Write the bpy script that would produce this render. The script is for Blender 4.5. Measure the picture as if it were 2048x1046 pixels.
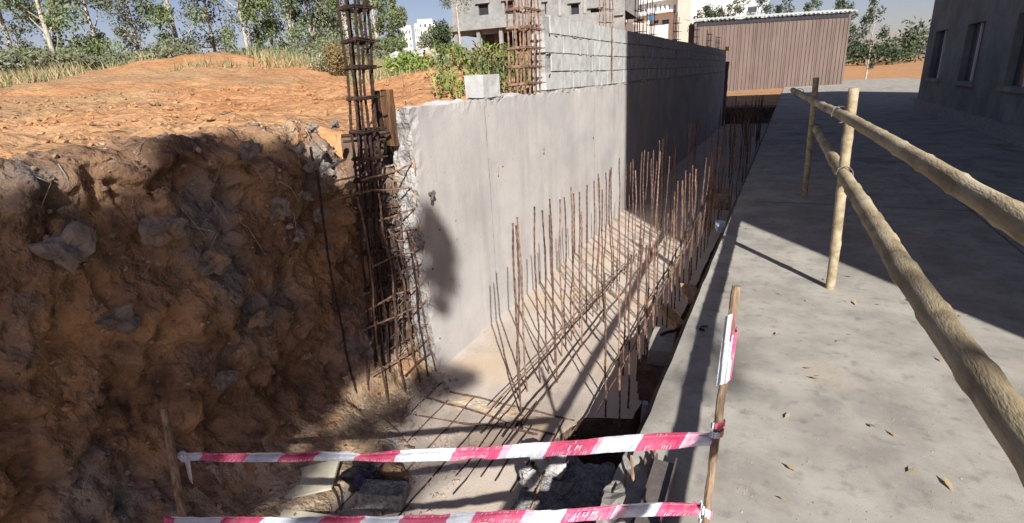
import bpy, math, random
import numpy as np
from mathutils import Vector, Matrix, noise

S = bpy.context.scene
for o in list(bpy.data.objects): bpy.data.objects.remove(o)
col = S.collection
R_ = random.Random(7)

# ---------------------------------------------------------------- camera
EYE = Vector((0, 0, 1.68))
F = 1080.0
def unit(v): return Vector(v).normalized()
cY = unit((1588-1024, 523-127, -F))
cH = unit((1, .056, 0))
cZ = cH.cross(cY).normalized()
if cZ.y < 0: cZ = -cZ
cX = cY.cross(cZ)
ROT = Matrix((cX, cY, cZ))            # camera axes -> world
cam = bpy.data.cameras.new('camera'); co = bpy.data.objects.new('camera', cam); col.objects.link(co)
co.matrix_world = Matrix.Translation(EYE) @ ROT.to_4x4()
cam.sensor_width = 36; cam.lens = 36*F/2048; cam.clip_start = .05; cam.clip_end = 3000
S.camera = co
S.render.resolution_x = 1024; S.render.resolution_y = 523

# ---------------------------------------------------------------- light
SUNV = Vector((.95, -1.3, 1.04)).normalized()      # towards the sun
w = bpy.data.worlds.new('World'); S.world = w; w.use_nodes = True
nt = w.node_tree; nt.nodes.clear()
sky = nt.nodes.new('ShaderNodeTexSky'); sky.sky_type = 'NISHITA'; sky.sun_disc = False
sky.sun_elevation = math.asin(SUNV.z); sky.sun_rotation = math.atan2(SUNV.x, SUNV.y)
sky.air_density = 1.0; sky.dust_density = 1.3; sky.ozone_density = 6; sky.altitude = 600
bg = nt.nodes.new('ShaderNodeBackground'); bg.inputs[1].default_value = .053
wo = nt.nodes.new('ShaderNodeOutputWorld')
tint = nt.nodes.new('ShaderNodeMix'); tint.data_type = 'RGBA'; tint.blend_type = 'MULTIPLY'; tint.inputs[0].default_value = 1; tint.inputs[7].default_value = (1.38, .97, .86, 1)   # hazy lavender sky
nt.links.new(sky.outputs[0], tint.inputs[6]); nt.links.new(tint.outputs[2], bg.inputs[0]); nt.links.new(bg.outputs[0], wo.inputs[0])
sl = bpy.data.lights.new('sun', 'SUN'); sl.energy = 5.0; sl.angle = math.radians(.55); sl.color = (1, .965, .91)
so = bpy.data.objects.new('sun', sl); col.objects.link(so); so.location = (10, -10, 20)
so.rotation_euler = SUNV.to_track_quat('Z', 'Y').to_euler()
S.view_settings.view_transform = 'Standard'; S.view_settings.look = 'None'
S.view_settings.exposure = .9; S.view_settings.gamma = 1; S.view_settings.use_curve_mapping = False

# ---------------------------------------------------------------- measuring helpers
def ray(u, v): return ROT @ Vector((u-1024, 523-v, -F))
def atz(u, v, z): r = ray(u, v); return EYE + r*((z-EYE.z)/r.z)
def atx(u, v, x): r = ray(u, v); return EYE + r*(x/r.x)
def aty(u, v, y): r = ray(u, v); return EYE + r*(y/r.y)
def atr(u, v, d): r = ray(u, v); return EYE + r*(d/math.hypot(r.x, r.y))
def px(p):
    c = ROT.transposed() @ (Vector(p)-EYE); return (1024+F*c.x/-c.z, 523-F*c.y/-c.z)
def fbm(x, y, z=0, o=4): return noise.fractal(Vector((x, y, z)), 1.0, 2.1, o)
def lerp(a, b, t): return a+(b-a)*t
def sstep(a, b, x):
    t = max(0, min(1, (x-a)/(b-a))); return t*t*(3-2*t)

# ---------------------------------------------------------------- materials
M = {}
def material(name, cols, scale=3, rough=.9, bump=.3, bscale=40, stretch=(1,1,1), detail=8, spec=.25, speck=None, streak=None, coord='pos', pos=(.35,.65), bdist=.01, metal=0):
    m = bpy.data.materials.new(name); m.use_nodes = True; t = m.node_tree; n = t.nodes; L = t.links
    b = n['Principled BSDF']; b.inputs['Roughness'].default_value = rough
    b.inputs['Specular IOR Level'].default_value = spec; b.inputs['Metallic'].default_value = metal
    if coord == 'pos': src = n.new('ShaderNodeNewGeometry').outputs['Position']
    else: src = n.new('ShaderNodeTexCoord').outputs['Object']
    mp = n.new('ShaderNodeMapping'); mp.inputs['Scale'].default_value = stretch; L.new(src, mp.inputs[0])
    nz = n.new('ShaderNodeTexNoise'); nz.inputs['Scale'].default_value = scale; nz.inputs['Detail'].default_value = detail; nz.inputs['Roughness'].default_value = .62
    L.new(mp.outputs[0], nz.inputs[0])
    cr = n.new('ShaderNodeValToRGB'); L.new(nz.outputs[0], cr.inputs[0])
    while len(cr.color_ramp.elements) < len(cols): cr.color_ramp.elements.new(.5)
    for i, c in enumerate(cols):
        e = cr.color_ramp.elements[i]; e.position = lerp(pos[0], pos[1], i/(len(cols)-1) if len(cols) > 1 else 0); e.color = (*c, 1)
    out = cr.outputs[0]
    def mix(out, fac, colour, mode='MIX'):
        mx = n.new('ShaderNodeMix'); mx.data_type = 'RGBA'; mx.blend_type = mode
        L.new(fac, mx.inputs[0]); L.new(out, mx.inputs[6]); mx.inputs[7].default_value = (*colour, 1)
        return mx.outputs[2]
    def ramp(v, a, bb):
        r = n.new('ShaderNodeMapRange'); r.inputs[1].default_value = a; r.inputs[2].default_value = bb; L.new(v, r.inputs[0]); return r.outputs[0]
    for (c, sc, lo, hi, st, amt) in (speck or []):
        mp2 = n.new('ShaderNodeMapping'); mp2.inputs['Scale'].default_value = st; L.new(src, mp2.inputs[0])
        z = n.new('ShaderNodeTexNoise'); z.inputs['Scale'].default_value = sc; z.inputs['Detail'].default_value = 5; L.new(mp2.outputs[0], z.inputs[0])
        r = ramp(z.outputs[0], lo, hi); mm = n.new('ShaderNodeMath'); mm.operation = 'MULTIPLY'; mm.inputs[1].default_value = amt; L.new(r, mm.inputs[0])
        out = mix(out, mm.outputs[0], c)
    L.new(out, b.inputs['Base Color'])
    nb = n.new('ShaderNodeTexNoise'); nb.inputs['Scale'].default_value = bscale; nb.inputs['Detail'].default_value = 6; L.new(mp.outputs[0], nb.inputs[0])
    bp = n.new('ShaderNodeBump'); bp.inputs['Strength'].default_value = bump; bp.inputs['Distance'].default_value = bdist
    L.new(nb.outputs[0], bp.inputs['Height']); L.new(bp.outputs[0], b.inputs['Normal'])
    M[name] = m; m['src'] = 0
    return m
one = (1,1,1)
material('wall_concrete', [(.355,.33,.32),(.395,.372,.36),(.435,.41,.395)], 1.3, bump=.25, bscale=60, speck=[
    ((.25,.24,.24), 9, .50, .76, (1,1,.10), .5), ((.50,.48,.46), 3, .55, .75, (1,1,.3), .5), ((.52,.45,.36), 2.2, .55, .8, (1,1,.5), .5), ((.18,.17,.16), 45, .68, .78, one, .5), ((.26,.26,.26), 1.1, .48, .72, (1,1,1.6), .6), ((.22,.21,.2), 26, .66, .72, one, .6)])
material('rough_concrete', [(.16,.15,.145),(.30,.29,.28),(.42,.40,.38)], 9, bump=.9, bscale=45, bdist=.03, speck=[((.45,.30,.14), 5, .56, .72, (1,1,.4), .6)])
material('floor_concrete', [(.36,.305,.255),(.425,.365,.31),(.465,.405,.35)], 1.8, bump=.35, bscale=70, speck=[
    ((.48,.34,.20), 1.6, .5, .72, (1,1,1), .5), ((.22,.20,.19), 14, .6, .8, one, .45), ((.60,.56,.5), 30, .62, .75, one, .4), ((.2,.17,.15), 90, .63, .72, one, .5)])
material('slab_concrete', [(.225,.21,.185),(.30,.28,.245),(.35,.33,.29)], 2.6, bump=.35, bscale=210, bdist=.006, speck=[
    ((.2,.19,.18), 5, .55, .75, one, .55), ((.15,.14,.13), 70, .62, .72, one, .6), ((.40,.37,.33), 28, .62, .74, one, .4), ((.18,.17,.155), 1.1, .5, .66, one, .5), ((.36,.27,.18), .9, .56, .72, one, .5), ((.12,.12,.12), .5, .62, .64, one, .5), ((.13,.125,.115), 12, .56, .74, one, .6), ((.10,.095,.09), 2.0, .60, .72, (1,.25,1), .45)])
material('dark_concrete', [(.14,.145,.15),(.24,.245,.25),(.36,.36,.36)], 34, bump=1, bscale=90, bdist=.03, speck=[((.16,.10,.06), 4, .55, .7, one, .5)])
material('block', [(.34,.345,.34),(.41,.41,.40),(.47,.47,.455)], 7, bump=.5, bscale=120, speck=[((.26,.26,.26), 3, .55, .75, one, .5), ((.18,.18,.18), 160, .62, .7, one, .5)])
material('mortar', [(.25,.245,.235),(.36,.35,.34)], 20, bump=.8, bscale=60, bdist=.02, speck=[((.1,.09,.09), 8, .55, .7, one, .6)])
material('soil', [(.31,.145,.06),(.385,.195,.088),(.44,.245,.12)], 1.1, bump=.9, bscale=9, bdist=.08, speck=[
    ((.27,.19,.11), .16, .50, .64, one, .6), ((.28,.14,.07), 3.5, .55, .75, one, .7), ((.50,.32,.18), 7, .6, .8, one, .5), ((.20,.20,.10), .35, .60, .72, one, .5)])
material('bank_soil', [(.15,.09,.055),(.28,.17,.10),(.42,.25,.13)], 2.4, bump=1, bscale=16, bdist=.07, speck=[
    ((.20,.19,.18), 1.7, .52, .66, one, .8), ((.44,.25,.11), 1.2, .56, .72, one, .75), ((.05,.035,.03), 7, .55, .72, one, .7), ((.4,.38,.35), 24, .64, .72, one, .5)])
material('spill', [(.24,.17,.11),(.40,.29,.19),(.50,.39,.28)], 5, bump=1, bscale=40, bdist=.03, speck=[((.50,.28,.12), 2.5, .54, .7, one, .7), ((.25,.25,.26), 3, .56, .7, one, .7), ((.6,.57,.52), 35, .62, .72, one, .7), ((.1,.08,.07), 20, .6, .7, one, .6)])
material('bank_stone', [(.12,.10,.085),(.19,.165,.14),(.27,.23,.19)], 6, bump=.9, bscale=25, bdist=.03, speck=[((.32,.2,.11), 5, .5, .65, one, .7)])
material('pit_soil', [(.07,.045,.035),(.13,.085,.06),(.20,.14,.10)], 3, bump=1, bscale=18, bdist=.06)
material('stone', [(.14,.13,.125),(.24,.22,.20),(.36,.33,.30)], 6, bump=.8, bscale=25, bdist=.03)
material('white_stone', [(.32,.31,.30),(.50,.48,.46)], 6, bump=.8, bscale=25, bdist=.03)
material('gravel', [(.15,.12,.10),(.28,.22,.17),(.42,.36,.31)], 22, bump=.6, bscale=60, pos=(.3,.7))
material('rust', [(.05,.03,.024),(.105,.06,.044),(.18,.108,.078)], 26, rough=.8, bump=.5, bscale=220, bdist=.004, spec=.3)
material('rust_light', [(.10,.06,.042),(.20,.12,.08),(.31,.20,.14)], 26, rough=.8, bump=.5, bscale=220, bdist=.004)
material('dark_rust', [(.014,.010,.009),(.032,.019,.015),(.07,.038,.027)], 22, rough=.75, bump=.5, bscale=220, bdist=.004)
material('steel', [(.10,.085,.08),(.16,.14,.13)], 9, rough=.6, bump=.3, bscale=60, metal=.2)
material('wood', [(.22,.13,.07),(.34,.22,.12),(.45,.30,.17)], 9, stretch=(5,5,.5), bump=.6, bscale=20)
material('brown_wood', [(.035,.022,.014),(.10,.052,.026),(.20,.10,.04)], 7, stretch=(5,5,.5), bump=.8, bscale=20)
material('grey_wood', [(.10,.07,.05),(.22,.155,.10),(.33,.24,.16)], 16, stretch=(4,4,.4), bump=.9, bscale=22)
material('pale_board', [(.52,.48,.36),(.62,.58,.45)], 5, bump=.2, bscale=20)
material('bamboo', [(.22,.17,.10),(.33,.27,.17),(.42,.36,.25)], 5, stretch=(3,.6,3), bump=.5, bscale=60, speck=[((.12,.09,.06), 9, .55, .7, (1,1,1), .6)])
material('brown_paint', [(.115,.085,.075),(.155,.115,.10)], 1.2, stretch=(1,1,.3), bump=.3, bscale=10)
material('white_paint', [(.74,.72,.69),(.82,.80,.77)], .6, bump=.1, bscale=10)
material('cream_paint', [(.68,.60,.50),(.74,.67,.58)], .5, bump=.1, bscale=10)
material('grey_paint', [(.40,.42,.46),(.46,.48,.52)], .2, bump=.1, bscale=10)
material('facade_block', [(.165,.165,.16),(.22,.22,.215),(.27,.27,.262)], .9, bump=.5, bscale=5, bdist=.05, speck=[((.15,.15,.145), 2.2, .55, .72, one, .6), ((.27,.27,.26), .5, .5, .7, one, .5)])
material('metal_roof', [(.50,.52,.48),(.62,.64,.59)], 1, bump=.2, bscale=8, rough=.6)
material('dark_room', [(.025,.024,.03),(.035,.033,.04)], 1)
material('glass', [(.05,.06,.07),(.07,.08,.1)], 1, rough=.15, spec=.6)
material('blue_plastic', [(.08,.30,.58),(.10,.34,.62)], 1, rough=.5)
material('pale_blue_plastic', [(.28,.34,.45),(.42,.48,.58)], 5, rough=.5)
material('yellow_paint', [(.65,.50,.03),(.7,.55,.05)], 2, rough=.5)
material('black_plastic', [(.02,.02,.025),(.05,.045,.055)], 8, rough=.55, bump=.6, bscale=12, bdist=.02)
material('purple_plastic', [(.05,.03,.12),(.10,.07,.16)], 8, rough=.5, bump=.6, bscale=12, bdist=.02)
material('white_film', [(.50,.54,.60),(.62,.65,.70)], 9, rough=.42, bump=.5, bscale=60, spec=.4, speck=[((.36,.30,.24), 30, .56, .72, (1,1,1), .55)])
material('red_film', [(.48,.06,.14),(.56,.12,.21)], 9, rough=.42, bump=.5, bscale=60, spec=.4, speck=[((.36,.30,.24), 30, .56, .72, (1,1,1), .55)])
material('pink_film', [(.60,.33,.42),(.64,.46,.54)], 9, rough=.42, bump=.5, bscale=60, spec=.4, speck=[((.36,.30,.24), 30, .56, .72, (1,1,1), .55)])
def leafmat(name, cols, sc, trans=.25):
    m = material(name, cols, sc, rough=.65, bump=0, pos=(.3,.7), detail=3)
    return m
leafmat('leaf_green', [(.06,.085,.035),(.12,.155,.065),(.18,.22,.10)], 1.2)
leafmat('leaf_olive', [(.08,.09,.055),(.14,.15,.09),(.20,.21,.13)], 1.0)
leafmat('leaf_dark', [(.022,.035,.018),(.045,.065,.03),(.08,.10,.05)], 1.5)
leafmat('leaf_lime', [(.08,.13,.03),(.16,.22,.05),(.30,.31,.10)], 3)
leafmat('leaf_ochre', [(.12,.09,.04),(.19,.14,.06),(.26,.20,.09)], 3)
leafmat('leaf_dry', [(.20,.15,.08),(.32,.24,.13),(.42,.34,.2)], 3)
material('bark', [(.22,.19,.15),(.36,.32,.26),(.5,.46,.4)], 7, stretch=(3,3,.6), bump=.7, bscale=15, bdist=.02)

# ---------------------------------------------------------------- mesh helpers
class MB:
    def __init__(s): s.v = []; s.f = []; s.mi = []
    def quad(s, a, b, c, d, mi=0):
        i = len(s.v); s.v += [tuple(a), tuple(b), tuple(c), tuple(d)]; s.f.append((i, i+1, i+2, i+3)); s.mi.append(mi)
    def box(s, x0, y0, z0, x1, y1, z1, mi=0, mtx=None, jit=0):
        i = len(s.v)
        for z in (z0, z1):
            for x, y in ((x0,y0),(x1,y0),(x1,y1),(x0,y1)):
                p = Vector((x+R_.uniform(-jit,jit), y+R_.uniform(-jit,jit), z+R_.uniform(-jit,jit)))
                s.v.append(tuple(mtx @ p if mtx else p))
        for f in ((3,2,1,0),(4,5,6,7),(0,1,5,4),(1,2,6,5),(2,3,7,6),(3,0,4,7)):
            s.f.append(tuple(i+k for k in f)); s.mi.append(mi)
    def tube(s, pts, r, n=6, mi=0, cap=True):
        pts = [Vector(p) for p in pts]; rings = []
        up = Vector((.31,.17,.93))
        for k, p in enumerate(pts):
            d = (pts[min(k+1, len(pts)-1)]-pts[max(k-1, 0)]).normalized()
            u = d.cross(up)
            if u.length < .05: u = d.cross(Vector((1,0,0)))
            u.normalize(); v = d.cross(u)
            rr = r[k] if isinstance(r, (list, tuple)) else r
            i = len(s.v); rings.append(i)
            for a in range(n):
                t = 2*math.pi*a/n; s.v.append(tuple(p+u*(rr*math.cos(t))+v*(rr*math.sin(t))))
        for k in range(len(pts)-1):
            for a in range(n):
                b = (a+1) % n
                s.f.append((rings[k]+a, rings[k]+b, rings[k+1]+b, rings[k+1]+a)); s.mi.append(mi)
        if cap:
            s.f.append(tuple(rings[0]+a for a in range(n))[::-1]); s.mi.append(mi)
            s.f.append(tuple(rings[-1]+a for a in range(n))); s.mi.append(mi)
    def bar(s, a, b, r=.008, seg=.03, wob=.004, rib=.0022, mi=0, n=6, hook=None):
        """ribbed bar from a to b, slightly crooked"""
        a = Vector(a); b = Vector(b); L = (b-a).length; k = max(4, int(L/seg)); sd = R_.uniform(0, 99)
        pts = []; rad = []
        for i in range(k+1):
            t = i/k; p = a.lerp(b, t)
            e = math.sin(math.pi*min(1, t+.0))
            p = p + Vector((fbm(sd, t*L*1.5), fbm(sd+7, t*L*1.5), fbm(sd+13, t*L*1.5)))*wob*(2+e)
            pts.append(p); rad.append(r + (rib if i % 2 else 0))
        if hook: pts = [pts[0]+Vector(h) for h in hook] + pts; rad = [r]*len(hook)+rad
        s.tube(pts, rad, n, mi)
    def grid(s, fn, nu, nv, mi=0):
        i0 = len(s.v)
        for a in range(nu+1):
            for b in range(nv+1): s.v.append(tuple(fn(a/nu, b/nv)))
        for a in range(nu):
            for b in range(nv):
                k = i0+a*(nv+1)+b; s.f.append((k, k+nv+1, k+nv+2, k+1)); s.mi.append(mi)
    def rough_box(s, x0, y0, z0, x1, y1, z1, d=.1, amp=.01, fs=4, mi=0, mtx=None):
        def disp(p):
            q = Vector(p); n_ = Vector((fbm(q.x*fs, q.y*fs, q.z*fs), fbm(q.x*fs+9, q.y*fs, q.z*fs), fbm(q.x*fs, q.y*fs+9, q.z*fs)))
            q = q+n_*amp
            return mtx @ q if mtx else q
        nx, ny, nz = (max(1, min(60, round((b-a)/d))) for a, b in ((x0,x1),(y0,y1),(z0,z1)))
        L = lerp
        s.grid(lambda u, v: disp((L(x0,x1,u), L(y0,y1,v), z1)), nx, ny, mi)
        s.grid(lambda u, v: disp((L(x0,x1,v), L(y0,y1,u), z0)), ny, nx, mi)
        s.grid(lambda u, v: disp((x1, L(y0,y1,u), L(z0,z1,v))), ny, nz, mi)
        s.grid(lambda u, v: disp((x0, L(y0,y1,v), L(z0,z1,u))), nz, ny, mi)
        s.grid(lambda u, v: disp((L(x0,x1,u), y0, L(z0,z1,v))), nx, nz, mi)
        s.grid(lambda u, v: disp((L(x0,x1,v), y1, L(z0,z1,u))), nz, nx, mi)
    def rock(s, c, r, sq=(1,1,.7), sub=2, mi=0, rough=.35):
        import bmesh
        bm = bmesh.new(); bmesh.ops.create_icosphere(bm, subdivisions=sub, radius=1)
        i = len(s.v); sd = R_.uniform(0, 99)
        for v in bm.verts:
            p = v.co; k = 1+rough*fbm(p.x*1.3+sd, p.y*1.3, p.z*1.3, 3)+.12*math.floor(3*noise.noise(p*1.1+Vector((sd,0,0))))
            s.v.append((c[0]+p.x*r*sq[0]*k, c[1]+p.y*r*sq[1]*k, c[2]+p.z*r*sq[2]*k))
        for f in bm.faces: s.f.append(tuple(i+v.index for v in f.verts)); s.mi.append(mi)
        bm.free()
    def leaves(s, pts, size, flat=0, rng=None, asp=.45, droop=0):
        """one small diamond-shaped leaf per point"""
        rng = rng or R_
        for p in pts:
            p = Vector(p)
            a = Vector((rng.gauss(0,1), rng.gauss(0,1), rng.gauss(0,1)-droop)).normalized()
            b = a.cross(Vector((rng.gauss(0,1), rng.gauss(0,1), rng.gauss(0,1)))).normalized()
            l = size*rng.uniform(.6, 1.3); a = a*l; b = b*l*asp
            i = len(s.v); s.v += [tuple(p-a), tuple(p-a*.1+b), tuple(p+a), tuple(p-a*.1-b)]
            s.f.append((i,i+1,i+2,i+3)); s.mi.append(0)
    def mesh(s, name, mats, smooth=False):
        me = bpy.data.meshes.new(name); me.from_pydata(s.v, [], s.f)
        for m in (mats if isinstance(mats, (list, tuple)) else [mats]): me.materials.append(M[m])
        if any(s.mi): me.polygons.foreach_set('material_index', s.mi)
        if smooth: me.polygons.foreach_set('use_smooth', [True]*len(s.f))
        me.update(); return me
    def build(s, name, mats, parent=None, smooth=False):
        return link(name, s.mesh(name, mats, smooth), parent)
def link(name, me, parent=None, loc=None):
    o = bpy.data.objects.new(name, me); col.objects.link(o)
    if parent is not None:
        o.parent = parent
        if me is not None and loc is None: o.matrix_parent_inverse = Matrix.Translation(parent.location).inverted() if parent.rotation_euler[:] == (0,0,0) else Matrix()
    if loc is not None: o.location = loc
    return o
def tag(o, label, cat, group=None, kind=None):
    if label: o['label'] = label
    if cat: o['category'] = cat
    if group: o['group'] = group
    if kind: o['kind'] = kind
    return o
def empty(name, loc, label, cat, group=None):
    o = bpy.data.objects.new(name, None); col.objects.link(o); o.location = loc; o.empty_display_size = .1
    return tag(o, label, cat, group)
_o = 'first second third fourth fifth sixth seventh eighth ninth tenth eleventh twelfth thirteenth fourteenth fifteenth sixteenth seventeenth eighteenth nineteenth'.split()
def nth(k):     # 0 -> first
    k += 1
    if k < 20: return _o[k-1]
    t, u = divmod(k, 10)
    return ['twentieth','thirtieth','fortieth','fiftieth'][t-2] if u == 0 else ['twenty','thirty','forty','fifty'][t-2]+'-'+_o[u-1]
def struct(o): o['kind'] = 'structure'; return o

# ================================================================ GROUND
def field_h(x, y):
    r = math.hypot(x, y)
    h = 1.38 + .055*max(0, r-6.5) if r < 40 else 1.38+.055*33.5+.047*(r-40)
    if r > 150: h = 1.38+.055*33.5+.047*110 + .01*(r-150)
    h += .40*math.exp(-(((x+5.0)/1.3)**2+((y-7.3)/.9)**2))          # spoil heap behind the wall
    h += .16*math.exp(-(((x+3.9)/.8)**2+((y-6.2)/.8)**2))
    h += .8*math.exp(-(((x+19)/4)**2+((y-14)/4)**2))
    if y > 9: h = lerp(h, min(h, 1.3), sstep(9, 16, y)*(1-sstep(-3, -15, x)))
    near = sstep(3, 5, r)
    h += near*(.10*fbm(x*.8, y*.8)+.065*fbm(x*3, y*3)+.03*abs(fbm(x*7, y*7)))
    return h
def ground_h(x, y):
    edge = -2.76 if y > 3.3 else -3.25
    fh = field_h(x, y)
    if x < edge and y <= 26.2: return fh - (.35*sstep(edge-.5, edge, x) if 3.1 < y < 3.9 else 0)
    low = -1.15 if (-6 < y < 26.2 and x < -.55) else -.06
    if y > 26.2: return lerp(lerp(low, fh, sstep(-8, -26, x)), fh, sstep(90, 200, y)) 
    if y < -6 : return -.06
    return low
xs = sorted(set([-600,-420,-300,-220,-160,-120,-95,-75,-60,-50,-42,-35,-30,-26,-23] + [round(-20+.4*i,3) for i in range(21)] + [round(-12+.11*i,3) for i in range(80)] + [-3.26,-3.24,-3.2,-2.9,-2.77,-2.75,-2.4,-1.5,-.56,-.54,0,2,4,8,14,24,40,70,120,200,350,600]))
ys = sorted(set([-300,-120,-50,-20,-10,-6.1,-5.9,-4,-2,-1] + [round(-.5+.11*i,3) for i in range(140)] + [round(15+.5*i,2) for i in range(22)] + [26.1,26.3,27,29,32,35,39,44,50,57,66,76,90,105,125,150,190,250,350,600,1000,2000]))
g = MB()
for x in xs:
    for y in ys: g.v.append((x, y, ground_h(x, y)))
ny = len(ys)
for a in range(len(xs)-1):
    for b in range(ny-1):
        k = a*ny+b; g.f.append((k, k+ny, k+ny+1, k+1))
        cx_, cy_ = (xs[a]+xs[a+1])/2, (ys[b]+ys[b+1])/2
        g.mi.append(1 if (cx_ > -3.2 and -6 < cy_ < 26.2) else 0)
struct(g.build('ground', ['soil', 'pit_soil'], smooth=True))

# the cut face of the excavation, crumbly, spilling on the footing
prof = [(-1.95,-.69),(-2.25,-.655),(-2.55,-.60),(-2.78,-.45),(-2.9,-.2),(-2.95,.15),(-3.0,.5),(-3.03,.85),(-3.06,1.15),(-3.12,1.36),(-3.25,1.46),(-3.5,1.43),(-3.9,1.30)]
def bank_pt(u, v):
    y = lerp(-4.0, 3.62, u); t = v*(len(prof)-1); k = min(int(t), len(prof)-2); q = t-k
    x = lerp(prof[k][0], prof[k+1][0], q); z = lerp(prof[k][1], prof[k+1][1], q)
    drop = sstep(3.12, 3.4, y)
    if z > .6: z -= drop*.33*(z-.6)/.86
    if v < .22: x -= sstep(2.5, 3.1, y)*.55*(1-v/.22)*1.0
    wall = sstep(-.6, -.3, z)*(1-.4*sstep(1.3,1.5,z))
    x += wall*(.16*fbm(y*1.1, z*1.1, 3)+.11*fbm(y*3, z*3, 5)+.07*fbm(y*8, z*8, 8, 4)+.02*fbm(y*24, z*24, 2, 3))+ (1-wall)*(.30*fbm(y*1.7, 4)+.14*fbm(y*6, 9))*(1-v)**2
    # ledges
    x += wall*.06*(noise.cell(Vector((y*2.6+.7*z, z*3.1, 2)))-.5)
    z += .05*fbm(y*2.3, x*2.3, 1)+.03*fbm(y*8, x*8, 2)
    if z > 1.2: z += .05*fbm(y*4, x*3, 9)
    if v < .08: z -= .03
    return (x, y, z)
b = MB(); b.grid(bank_pt, 330, 110)
b.mi = [1 if (k % 110) < 26+10*fbm(k//110*.05, 1)+8*noise.noise(Vector((k//110*.3, (k % 110)*.2, 0))) else 0 for k in range(len(b.f))]
struct(b.build('soil_bank', ['bank_soil', 'spill'], smooth=True))

# footing slab on which the starter bars stand
def poly_slab(name, mat, outline, z0, z1, jag=.012, step=.08, side=None):
    pts = []
    n = len(outline)
    for i in range(n):
        a = Vector(outline[i]); c = Vector(outline[(i+1) % n]); L = (c-a).length; k = max(1, min(300, int(L/step)))
        for j in range(k):
            p = a.lerp(c, j/k); e = jag*fbm(p.x*6, p.y*6, z1)
            pts.append((p.x+e, p.y+e))
    m = MB(); N = len(pts)
    m.v = [(x, y, z1) for x, y in pts]+[(x+.01*fbm(x*9,y*9,1), y, z0) for x, y in pts]
    m.f.append(tuple(range(N))); m.f.append(tuple(range(2*N-1, N-1, -1)))
    for i in range(N): m.f.append((i, N+i, N+(i+1) % N, (i+1) % N))
    m.mi = [0]+[1]*(len(m.f)-1)
    return m.build(name, [mat, side or mat])
struct(poly_slab('footing', 'floor_concrete', [(-2.68,26),(-2.68,3.36),(-3.0,3.36),(-3.0,-1),(-1.0,-1),(-1.12,1.6),(-1.16,2.3),(-1.26,2.75),(-1.13,3.18),(-.79,3.30),(-.74,9),(-.7,26)], -1.1, -.67, side='pit_soil'))
# pavement slab and its edge (with a broken notch by the camera)
struct(poly_slab('pavement', 'slab_concrete', [(-.497,60),(-.497,2.06),(-.36,2.04),(-.37,1.55),(-.50,1.5),(-.50,-4),(9,-4),(9,60)], -.14, 0, jag=.010))
for k, y in enumerate((7.6, 13.6, 19.6, 25.6)):
    m = MB(); m.rough_box(-.44, y-.006, -.03, 3.98, y+.006, .002, d=.5, amp=.004, fs=2); struct(m.build('pavement_joint', 'pit_soil'))
m = MB(); m.rough_box(1.95, -3, -.03, 1.963, 40, .002, d=.8, amp=.008, fs=1); struct(m.build('pavement_joint', 'pit_soil'))
struct(poly_slab('pavement_base', 'rough_concrete', [(-.52,26.3),(-.52,2.1),(-.42,2.06),(-.41,1.5),(-.52,1.46),(-.52,-4),(-.3,-4),(-.3,26.3)], -1.2, -.142, jag=.03))
struct(poly_slab('end_bank', 'pit_soil', [(-2.45,26.0),(-.5,26.0),(-.5,27.5),(-2.45,27.5)], -1.1, -.0, jag=.05))

# ================================================================ RETAINING WALL
rw = empty('retaining_wall', (-2.6, 3.35, -.67), 'long grey cast concrete retaining wall beside the dug footing', 'wall')
yj = [3.35, 4.5, 7.7, 10.9, 14.0, 17.2, 20.4, 25.0]
for i in range(len(yj)-1):
    p = MB(); y0, y1 = yj[i]+(.002 if i else 0), yj[i+1]-.002
    d = .05 if i < 2 else .16
    L = lerp; x0, x1, z0, z1 = -2.70, -2.5, -.675, 1.515
    def disp(q, fine):
        e = .006*fbm(q[1]*1.1, q[2]*1.1, q[0])
        top = sstep(1.42, 1.52, q[2])
        q = [q[0]+e+top*.012*fbm(q[1]*9, q[2]*9, 4), q[1], q[2]+top*(.035*fbm(q[1]*2.2, q[0]*4, 6)+.02*fbm(q[1]*10, q[0]*10, 6))]
        if fine and q[1] < 3.46:     # crumbled end
            k = sstep(3.46, 3.36, q[1])
            q[1] += k*(.035*fbm(q[0]*7, q[2]*7, 1)+.022*fbm(q[0]*22, q[2]*22, 2))-.0
            q[0] += k*(.02*fbm(q[0]*3, q[2]*6, 12)-.03*max(0, fbm(q[1]*8, q[2]*8, 13)))
        return q
    ny_ = int((y1-y0)/d); nz_ = 44 if i < 2 else 14; fine = i == 0
    p.grid(lambda u, v: disp([x1, L(y0,y1,u), L(z0,z1,v)], fine), ny_, nz_)
    p.grid(lambda u, v: disp([x0, L(y0,y1,1-u), L(z0,z1,v)], fine), ny_, nz_)
    p.grid(lambda u, v: disp([L(x0,x1,u), L(y0,y1,v), z1], fine), 6, ny_)
    p.grid(lambda u, v: disp([L(x0,x1,u), y0, L(z0,z1,v)], fine), 8, nz_, 1 if fine else 0)
    p.grid(lambda u, v: disp([L(x0,x1,1-u), y1, L(z0,z1,v)], fine), 8, nz_)
    p.build('concrete_panel', ['wall_concrete', 'rough_concrete'], rw, smooth=False)
for y in yj[1:-1]:
    m = MB(); n = 60
    for k in range(n+1):
        z = lerp(-.66, 1.47, k/n); yy = y+.006*fbm(z*2, y); x = -2.5+.006*fbm(y*1.1, z*1.1, -2.5)+.0016; ww = .0035+.002*fbm(z*7, y)
        m.v += [(x, yy-ww, z), (x, yy+ww, z)]
    for k in range(n): m.f.append((2*k, 2*k+1, 2*k+3, 2*k+2)); m.mi.append(0)
    m.build('joint_line', 'stone', rw)
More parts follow.
